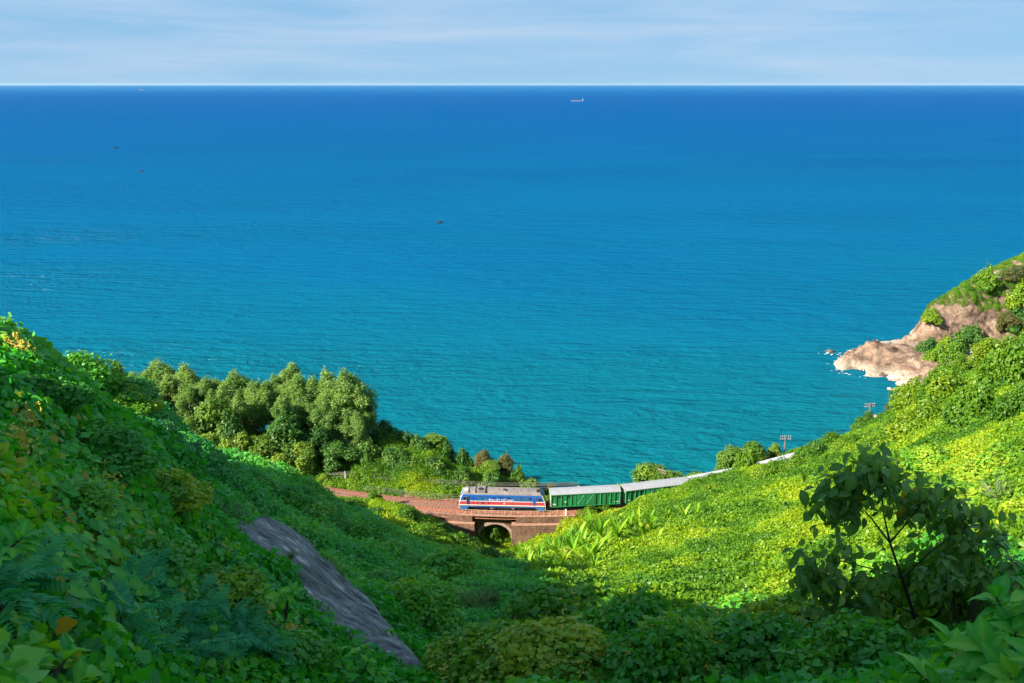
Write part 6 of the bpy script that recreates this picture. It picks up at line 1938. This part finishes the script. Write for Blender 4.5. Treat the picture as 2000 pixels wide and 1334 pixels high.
def sapling():
    rng = random.Random(38)
    root = at(1800, 1262, 9.4)
    r = empty('leaning_sapling', root); tag(r, 'dark leaved sapling with some orange leaves standing before the sunlit right slope', 'tree')
    P = lambda a, b, dy=0.0: at(a, b, 9.3 + dy) - root
    trunk = [Vector((0, 0, -0.3)), P(1785, 1200), P(1762, 1130), P(1738, 1060), P(1725, 1000)]
    m = MB(); m.tube(trunk, [0.030, 0.026, 0.021, 0.015, 0.009], 7); m.build('trunk', M_TWIG, r)
    limbs = {'a': [trunk[3], P(1700, 1010, .2), P(1668, 975, .3)], 'b': [trunk[4], P(1722, 965), P(1712, 935, -.1)], 'c': [trunk[3], P(1772, 1020, -.3), P(1800, 985, -.4)],
             'd': [trunk[2], P(1700, 1110, .3), P(1640, 1095, .5), P(1600, 1120, .5)], 'e': [trunk[2], P(1820, 1075, -.2), P(1885, 1030, -.2)], 'f': [trunk[1], P(1720, 1165, .2), P(1650, 1160, .3)]}
    for pts in limbs.values():
        m = MB(); m.tube(pts, [0.014] + [0.010] * (len(pts) - 2) + [0.006], 6); m.build('limb', M_TWIG, r)
    ends = {'a': [(1640, 935), (1618, 960), (1590, 985), (1655, 1005), (1612, 1020)], 'b': [(1700, 898), (1668, 925), (1735, 922), (1690, 955), (1755, 950)],
            'c': [(1782, 962), (1835, 945), (1812, 1000), (1765, 1010), (1842, 985)], 'd': [(1585, 1085), (1568, 1130), (1590, 1165), (1630, 1145), (1655, 1080)],
            'e': [(1862, 985), (1905, 1000), (1940, 1030), (1890, 1065), (1840, 1090)], 'f': [(1612, 1190), (1655, 1205), (1690, 1140), (1700, 1195), (1735, 1095)]}
    Q = []
    for k, lst in ends.items():
        src_ = limbs[k][-1]
        for (a, b) in lst:
            tip = P(a, b, rng.uniform(-.35, .35))
            mid = src_.lerp(tip, 0.5) + Vector((0, 0, 0.05)); Q += [tuple(mid.lerp(tip, w9)) for w9 in (0.0, 0.4, 0.8, 1.0)] + [tuple(src_.lerp(mid, 0.5))]
            m = MB(); m.tube([src_, mid, tip], [0.006, 0.005, 0.003], 5); m.build('twig', M_TWIG, r)
            orange = 0.65 if (k == 'c' and b > 955) else (0.25 if k == 'e' and a < 1870 else 0.03)
            for q in range(10):
                t = rng.uniform(0.25, 1.05)
                base = src_.lerp(mid, t * 2) if t < 0.5 else mid.lerp(tip, t * 2 - 1)
                use = SAPO if rng.random() < orange else SAPL[rng.randrange(3)]
                o = bpy.data.objects.new('leaf', use); COL.objects.link(o); o.parent = r
                s9 = (0.16 if use is SAPO else 0.215) * rng.uniform(0.6, 1.15); o.scale = (s9,) * 3; o.location = base + Vector((rng.gauss(0, .09), rng.gauss(0, .09), rng.gauss(0, .07)))
                a9 = rng.uniform(0, 6.28)
                aim(o, (math.cos(a9), math.sin(a9), rng.uniform(-1.3, -0.1)), (rng.gauss(0, .4), -0.5 + rng.gauss(0, .4), 1))
                if use is SAPO: o['label'] = 'orange dying leaf'
    g = np.random.default_rng(5); Q = np.repeat(np.array(Q), 7, 0); nq = len(Q)
    me = leaves_mesh('foliage', Q + g.normal(0, 1, (nq, 3)) * [0.16, 0.14, 0.12], g.normal(size=(nq, 3)) * [1, 1, .5] + [0, 0, -0.9], g.normal(size=(nq, 3)) * .5 + [0, -0.5, 1], 0.17 * (0.6 + 0.6 * g.random(nq)), ellip_template(0.28, 0.45), M_SAPL, g.random(nq))
    o = bpy.data.objects.new('foliage', me); COL.objects.link(o); o.parent = r; o['kind'] = 'stuff'
sapling()

branch_plant('drooping_shrub', 'dark drooping leaved shrub filling in below the right side of the sapling', 'shrub',
    [at(1845, 1085, 8.8), at(1900, 1060, 9.0), at(1950, 1055, 8.8), at(1870, 1125, 8.6), at(1925, 1110, 8.6), at(1980, 1090, 8.5), at(1830, 1140, 8.7), at(1960, 1040, 9.2), at(1800, 1110, 9.0), at(1990, 1130, 8.3)],
    at(1880, 1230, 8.6), SAPL, 0.20, 14, 39, droop=0.9, spread=0.8, rad=0.008)
branch_plant('drooping_shrub', 'dull drooping leaved shrub at the lower left foot of the sapling', 'shrub',
    [at(1560, 1215, 10.2), at(1600, 1225, 10.0), at(1640, 1222, 9.9), at(1680, 1215, 9.6), at(1545, 1255, 9.6), at(1590, 1265, 9.3), at(1635, 1262, 9.2), at(1700, 1240, 9.2), at(1725, 1200, 9.6)],
    at(1630, 1320, 9.2), SAPL, 0.20, 14, 40, droop=0.9, spread=0.85, rad=0.008, orange={0: 0.08, 5: 0.08})

# heart leaved vines close by: every leaf that shows large is its own
HEARTS = [one_leaf_mesh('leaf', heart_template(True), leaf_mat('close_heart_leaf', (0.02, 0.22, 0.025), (0.055, 0.40, 0.028), (0.22, 0.54, 0.025), source='OBJECT', rough=0.35, spec=0.45, var=0.55), 0.15 + 0.35 * i) for i in range(3)]
HEART_Y = one_leaf_mesh('leaf', heart_template(True), leaf_mat('bronze_heart_leaf', (0.20, 0.20, 0.02), (0.36, 0.30, 0.025), (0.50, 0.38, 0.03), source='OBJECT', var=0.6))
def heart_vine(label, poly, n, seed, size, bronze=0.08):
    rng = random.Random(seed)
    r = empty('heart_leaved_vine'); tag(r, label, 'vine', 'heart leaved vines on the near left slope')
    xs = [p[0] for p in poly]; ys = [p[1] for p in poly]
    stems = MB(); got = 0; last = None; c0 = None
    for _ in range(n * 6):
        if got >= n: break
        a, b = rng.uniform(min(xs), max(xs)), rng.uniform(min(ys), max(ys))
        if float(poly_sd(np.array([a]), np.array([b]), poly)[0]) < 0: continue
        p = hit(a, b, 1.6)
        if p is None or p.y > 15: continue
        e = 0.35
        nx_ = -(ground(p.x + e, p.y) - ground(p.x - e, p.y)) / (2 * e); ny_ = -(ground(p.x, p.y + e) - ground(p.x, p.y - e)) / (2 * e)
        nn = Vector((nx_, ny_, 1)).normalized()
        if c0 is None: c0 = p.copy(); r.location = c0
        q = p + nn * rng.uniform(0.16, 0.34) - c0
        o = bpy.data.objects.new('leaf', HEART_Y if rng.random() < bronze else HEARTS[rng.randrange(3)]); COL.objects.link(o); o.parent = r
        s4 = size * rng.uniform(0.55, 1.2); o.scale = (s4,) * 3; o.location = q
        dn = Vector((nn.x, nn.y, -0.9)) + Vector((rng.gauss(0, .45), rng.gauss(0, .45), rng.gauss(0, .25)))
        aim(o, dn, nn + Vector((0.0, -0.5, 0.4)) + Vector((rng.gauss(0, .3), rng.gauss(0, .3), rng.gauss(0, .2))))
        if last is not None and (q - last).length < 0.8: stems.tube([last, (last + q) / 2 - nn * 0.08, q], 0.0045, 4, False)
        last = q; got += 1
    if stems.v: o = stems.build('stem', M_TWIG, r); o['kind'] = 'stuff'
    return r
heart_vine('heart leaved vine in the lower left, left of the blue-green feathery shrub', [(20, 1090), (200, 1060), (330, 1130), (330, 1230), (150, 1250), (20, 1240)], 230, 41, 0.131)
heart_vine('heart leaved vine around the pale yellow flowers on the near left slope', [(60, 930), (300, 930), (420, 1010), (420, 1110), (300, 1110), (60, 1050)], 260, 42, 0.123)
heart_vine('bronze tinged heart leaved vine edging the upper rim of the rock slab', [(330, 960), (420, 1010), (480, 1120), (580, 1220), (600, 1300), (480, 1290), (400, 1150)], 280, 43, 0.115, 0.22)
heart_vine('heart leaved vine high on the left edge under the crest', [(0, 760), (140, 770), (260, 860), (260, 930), (0, 900)], 240, 44, 0.115, 0.12)
heart_vine('heart leaved vine between the sapling and the big leaved branch on the right', [(1700, 1120), (1850, 1080), (1900, 1160), (1850, 1220), (1720, 1230)], 160, 45, 0.123)

# yellow blossom clusters in the vines
FLW = one_leaf_mesh('petal', heart_template(True), M_FLOWER)
def flower_cluster(px_, py_, wpx, hpx, label, seed):
    rng = np.random.default_rng(seed)
    p = hit(px_, py_, 1.6)
    k = p.y / 0.87 / FPX
    n = 170
    P = np.stack([rng.normal(0, wpx * 0.28 * k, n), rng.normal(0, 0.10, n), rng.normal(0, hpx * 0.28 * k, n)], 1)
    P = np.repeat(P, 5, 0) + rng.normal(0, 0.012, (n * 5, 3))
    me = leaves_mesh('blossom', P, rng.normal(size=(n * 5, 3)), rng.normal(size=(n * 5, 3)) + [0, -1, 1], 0.020 + 0.02 * rng.random(n * 5), heart_template(False), M_FLOWER, rng.random(n * 5))
    r = empty('yellow_flowers', (p.x, p.y - 0.2, p.z + 0.35)); tag(r, label, 'flowers', 'yellow flower sprays in the vines')
    o = bpy.data.objects.new('blossom', me); COL.objects.link(o); o.parent = r; o['kind'] = 'stuff'
    m = MB()
    for _ in range(7):
        m.tube([(0, 0.1, -0.3), tuple(P[rng.integers(0, n * 5)])], 0.004, 4, False)
    m.build('stem', M_TWIG, r)
for i, (a, b, w, h, lab) in enumerate((
    (222, 1000, 70, 80, 'largest pale yellow flower spray on the near left slope'),
    (55, 905, 60, 60, 'yellow flower spray near the left edge, halfway up'),
    (70, 860, 50, 50, 'upper yellow flower spray near the left edge'),
    (285, 1050, 26, 60, 'narrow hanging yellow flower spray right of the largest one'),
    (345, 990, 60, 26, 'flat yellow flower spray at the upper rim of the rock'),
    (195, 1030, 36, 40, 'loose yellow flower spray left of the largest one'),
    (240, 895, 34, 24, 'small yellow flower spray on the ridge above the largest one'),
    (440, 1095, 44, 22, 'small yellow flower spray by the left rim of the rock slab'),
    (40, 705, 60, 34, 'pale flower spray near the top left crest'),
    (570, 1260, 34, 20, 'small yellow flower spray low on the vines left of the slab'))):
    flower_cluster(a, b, w, h, lab, 60 + i)

# feathery compound leaves
M_FERN = leaf_mat('feathery_leaf', (0.02, 0.24, 0.10), (0.055, 0.38, 0.15), (0.14, 0.50, 0.13), source='OBJECT', rough=0.5, var=0.5)
def frond_mesh(seed):
    rng = np.random.default_rng(seed)
    P, Yd = [], []
    for i in range(11):
        t = 0.12 + 0.86 * i / 10
        z = 0.22 * t - 0.42 * t * t
        for s5 in (-1, 1):
            P.append((0, t, z)); Yd.append((s5 * 1.0, 0.55, -0.25 + rng.normal(0, .1)))
    P = np.array(P); n = len(P)
    sz = 0.34 * np.sin(np.pi * (0.12 + 0.8 * P[:, 1])) + 0.05
    return leaves_mesh('frond', P, np.array(Yd), np.tile([0, 0, 1.0], (n, 1)) + rng.normal(0, .15, (n, 3)), sz, narrow_template(0.16), M_FERN, rng.random(n))
FRONDS = [frond_mesh(800 + i) for i in range(3)]
def feather_shrub(label, spots, ln, nf, seed):
    rng = random.Random(seed)
    r = None
    for (a, b) in spots:
        p = hit(a, b, 1.6)
        if r is None: r = empty('feathery_shrub', p); tag(r, label, 'shrub', 'feathery leaved shrubs on the near slopes'); c0 = p.copy()
        m = MB(); m.tube([p - c0 + Vector((0, 0, -0.3)), p - c0 + Vector((0, 0, ln * 1.1))], [0.014, 0.006], 5); m.build('stem', M_TWIG, r)
        for k in range(nf):
            o = bpy.data.objects.new('frond', FRONDS[rng.randrange(3)]); COL.objects.link(o); o.parent = r
            q = ln * rng.uniform(0.7, 1.15); o.scale = (q,) * 3
            o.location = p - c0 + Vector((rng.gauss(0, .08), rng.gauss(0, .08), ln * rng.uniform(0.5, 1.15)))
            o.rotation_euler = Euler((R(rng.uniform(-15, 45)), 0, k * 2.4 + rng.uniform(-.5, .5)), 'XYZ')
feather_shrub('blue-green feathery shrub in the dark hollow of the lower left slope', [(300, 1215), (360, 1225), (330, 1260), (260, 1240), (390, 1270), (310, 1310), (250, 1290)], 0.42, 9, 51)
feather_shrub('feathery shrub at the bottom left below the bronze tinged vine', [(450, 1260), (480, 1300), (420, 1320), (520, 1310), (380, 1330)], 0.40, 9, 52)
feather_shrub('small light feathery shrub beside the bottom left sprig', [(40, 1230), (70, 1210), (20, 1260)], 0.34, 8, 53)
feather_shrub('feathery shrub on the vines left of the slab\'s middle', [(440, 1120), (465, 1150), (500, 1180)], 0.34, 8, 54)

# grass tufts
M_GRASS = leaf_mat('grey_grass', (0.10, 0.17, 0.09), (0.17, 0.25, 0.13), (0.28, 0.33, 0.20), source='OBJECT')
def tuft_mesh(seed, n=170, dens=1.0):
    rng = np.random.default_rng(seed)
    a = rng.random(n) * 6.28; t = rng.random(n)
    P = np.stack([0.10 * np.cos(a), 0.10 * np.sin(a), 0 * a], 1)
    Yd = np.stack([np.cos(a) * t, np.sin(a) * t, 1.1 - 0.6 * t], 1)
    return leaves_mesh('blades', P, Yd, rng.normal(size=(n, 3)), 0.5 + 0.6 * rng.random(n), blade_template(0.012, 4, 0.5), M_GRASS, rng.random(n))
TUFT = [tuft_mesh(850 + i) for i in range(3)]
for i, (a, b, hp, lab) in enumerate((
    (428, 1030, 70, 'grey grass tuft at the top of the rock slab'), (405, 1020, 54, 'grey grass tuft left of the slab\'s top'), (455, 1022, 46, 'small grey tuft right of the slab\'s top'),
    (650, 1125, 42, 'long grass tuft at the slab\'s right rim'), (700, 1180, 40, 'grass tuft lower on the slab\'s right rim'), (930, 1195, 60, 'long pale grass tuft in the shaded valley'),
    (955, 1185, 50, 'pale grass tuft right of the long one'), (1880, 1010, 60, 'grass tuft on the bright right slope'), (1960, 985, 60, 'thin grass tuft near the right edge'), (575, 1140, 22, 'dark little tuft on the bare slab'))):
    p = hit(a, b)
    if a == 575: p.z += 0.7
    r = empty('grass_tuft', (p.x, p.y, p.z - 0.05), i * 1.3, hp / FPX * (p.y / 0.87)); tag(r, lab, 'grass', 'grass tufts')
    o = bpy.data.objects.new('blades', TUFT[i % 3]); COL.objects.link(o); o.parent = r; o['kind'] = 'stuff'

# ------------------------------------------------------------------ sea air
def haze():
    m, nt, out = new_mat('sea_air')
    v = nt.nodes.new('ShaderNodeVolumePrincipled')
    v.inputs['Color'].default_value = (0.55, 0.82, 1.0, 1); v.inputs['Density'].default_value = 0.42e-5; v.inputs['Anisotropy'].default_value = 0.1
    nt.links.new(v.outputs['Volume'], out.inputs['Volume'])
    mb = MB(); mb.box(-82000, 82000, -400, 82000, -14, 135)
    o = mb.build('haze', m); tag(o, 'thin sea haze paling the horizon', kind='stuff')
haze()
